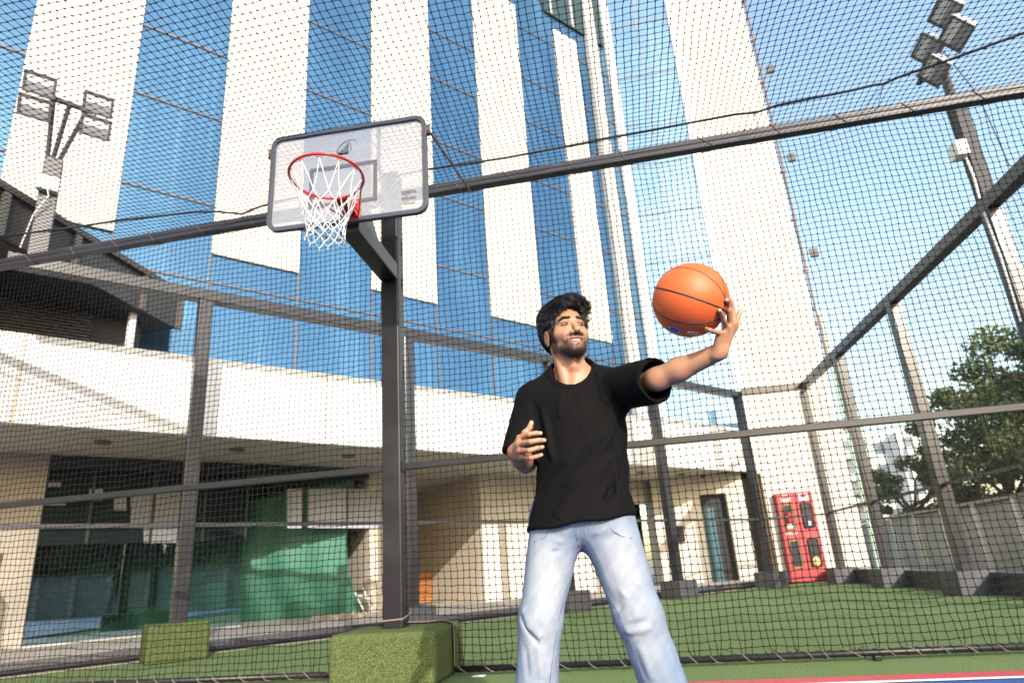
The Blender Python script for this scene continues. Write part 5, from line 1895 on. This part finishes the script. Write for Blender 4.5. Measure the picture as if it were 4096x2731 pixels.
def jeans_sdf(P):
    d = ell(P, (-.133, 2.185, .835), (.168, .118, .125))
    d = np.maximum(d, P[:, 2]-.93)
    dl = leg(P, hL_, kL_, aL_, .092, .0675, .073)
    dr_ = leg(P, hR_, kR_, aR_, .098, .0745, .073)
    d = smin(d, smin(dl, dr_, .020), .05)
    for a, b_, w_, am in je:
        d = d-1.45*am*ridge(P, a, b_, w_*.8)
    d = d-0.0024*wob(P*np.array([1, 1, .7], np.float32), 24, 4)-.0010*wob(P, 70, 1)
    fly = ridge(P, fr(1328, 1215, 2.05), fr(1335, 1262, 2.065), .006)
    d = d-.0022*fly
    d = np.maximum(d, .035-P[:, 2])
    for k_, a_ in ((kL_, aL_), (kR_, aR_)):
        ax_ = (a_-k_)/np.linalg.norm(a_-k_)
        d = np.maximum(d, -rc(P, a_-ax_*.08, a_+ax_*.1, .058, .063))
    return d


JV, JQ = surface_nets(jeans_sdf, (-.47, 1.98, .0), (.28, 2.36, .96), 0.0037)
jc = np.tile(np.array([0.145, 0.195, 0.275]), (len(JV), 1))
jP = JV.astype(np.float32)
fade = np.zeros(len(JV))
for h_, k_, a_ in ((hL_, kL_, aL_), (hR_, kR_, aR_)):
    fade = np.maximum(fade, np.exp(-(np.linalg.norm((jP-(h_*.5+k_*.5+[0, -.09, 0]))*np.array([1.3, .8, .62]), axis=1)/.105)**2))
    fade = np.maximum(fade, .85*np.exp(-(np.linalg.norm((jP-(k_+[0, -.08, -.05]))*np.array([1.2, .8, .5]), axis=1)/.09)**2))
fade = np.clip(fade*(1.0+.3*wob(jP, 30)), 0, 1)
jc = jc*(1-fade[:, None])+np.array([0.31, 0.325, 0.345])*fade[:, None]
st_ = np.zeros(len(JV))
for a, b_ in (((1332, 1266), (1284, 1420)), ((1284, 1420), (1266, 1568)), ((1338, 1268), (1420, 1400)), ((1420, 1400), (1480, 1568)), ((1330, 1215), (1334, 1264)), ((1318, 1218), (1326, 1262))):
    st_ = np.maximum(st_, ridge(jP, fr(*a, 2.09), fr(*b_, 2.09), .007))
jc = jc*(1-.45*st_[:, None])+np.array([.07, .125, .23])*.45*st_[:, None]
jc *= (1+.06*wob(jP, 60, 2)+.05*wob(jP*np.array([1, 1, .15], np.float32), 240, 5))[:, None]
M_denim = mat('pale_blue_denim', (0.4, 0.5, 0.62), 0.88, attr='Col', bump=(900, 0.3, 0.001), noise=(340, 0.18, (0.13, 0.185, 0.28)), spec=0.2)
jeans = np_mesh('jeans', JV, [JQ], M_denim, person, True, np.clip(jc, 0, 1))



def on_surf(px, py, y, sdf, off=0.0006):
    p = onY(px, py, y)
    r_ = ray(px, py)
    r_ = r_/np.linalg.norm(r_)
    for it in range(24):
        p = p+r_*(float(sdf(p[None].astype(np.float32))[0])-off)*0.8
    return p


seams = [((1327, 1216), (1329, 1236), (1333, 1254), (1338, 1264)), ((1345, 1213), (1345, 1232), (1342, 1250), (1337, 1262)), ((1321, 1217), (1324, 1238), (1329, 1256)),
         ((1327, 1272), (1318, 1300), (1306, 1340), (1294, 1380), (1283, 1425), (1274, 1480), (1267, 1530), (1262, 1575)),
         ((1343, 1274), (1360, 1303), (1380, 1335), (1402, 1375), (1424, 1415), (1446, 1470), (1466, 1525), (1482, 1575)),
         ((1396, 1203), (1408, 1220), (1430, 1232), (1452, 1236)), ((1262, 1218), (1248, 1236), (1228, 1244), (1212, 1246))]
for sq, col_ in zip(seams, (0, 0, 1, 1, 1, 1, 1)):
    P_ = [on_surf(px, py, 2.06, jeans_sdf) for px, py in sq]
    MB().tube(P_, 0.0014, 5).build('seam', mat('denim_seam', (0.075, 0.12, 0.21), .9) if col_ else mat('seam_thread', (0.24, 0.23, 0.20), .9), jeans, smooth=True)
# --- shoes (below the frame), bracelet and neck cords ------------------------
for a_, yaw in ((aL_, -0.35), (aR_, 0.35)):
    s_ = MB().sphere((0, 0, 0), 1, 24, 14)
    c_, n_ = math.cos(yaw), math.sin(yaw)
    out_ = []
    for p in s_.v:
        u, v, w_ = p[0]*.048*(1+.12*p[1]), p[1]*.145, max(p[2], -.45)*.062*(1-.35*max(0, -p[1]))
        out_.append((a_[0]+u*c_-(v-.065)*-n_*-1, a_[1]+(v-.065)*c_+u*n_, .030+w_))
    s_.v = out_
    sho = s_.build('shoe', mat('white_sneaker', (.7, .7, .68), .5), person, smooth=True)
ax_ = (RW-ELR)/np.linalg.norm(RW-ELR)
e1 = np.cross(ax_, [0, 0, 1])
e1 /= np.linalg.norm(e1)
e2 = np.cross(ax_, e1)
bcn = RW-ax_*.012
M_thread = mat('red_thread', (0.55, 0.03, 0.025), 0.8)
br = MB()
for k, (o, r_) in enumerate(((0, .0295), (.004, .0300), (-.004, .0302))):
    br.torus(bcn+ax_*o, e1, e2, r_, .0019, 40, 6)
for k in range(5):
    t = PI*(0.9+.05*k)
    p = Vector(bcn+(e1*math.cos(t)+e2*math.sin(t))*.031)
    br.tube([p, p+Vector((random.uniform(-.008, .002), -.004, random.uniform(-.012, -.004)))], .0008, 4)
br.build('wrist_thread', M_thread, person, smooth=True)
for off, m_ in ((0, M_thread), (.006, M_black)):
    pts_ = []
    for t in np.linspace(0, 1, 7):
        p = onY(1272.5+7*t+off*600, 846+30*t-2*math.sin(t*PI), 2.165)
        for it in range(10):
            dd = float(body_sdf(p[None].astype(np.float32))[0])
            p = p-ray(1275, 860)*(dd-.002)*.7*-1*-1 if False else p+ray(1272.5+7*t+off*600, 846+30*t)*(dd-.002)*.7
        pts_.append(p)
    MB().tube(pts_, .0021, 6).build('neck_cord', m_, person, smooth=True)
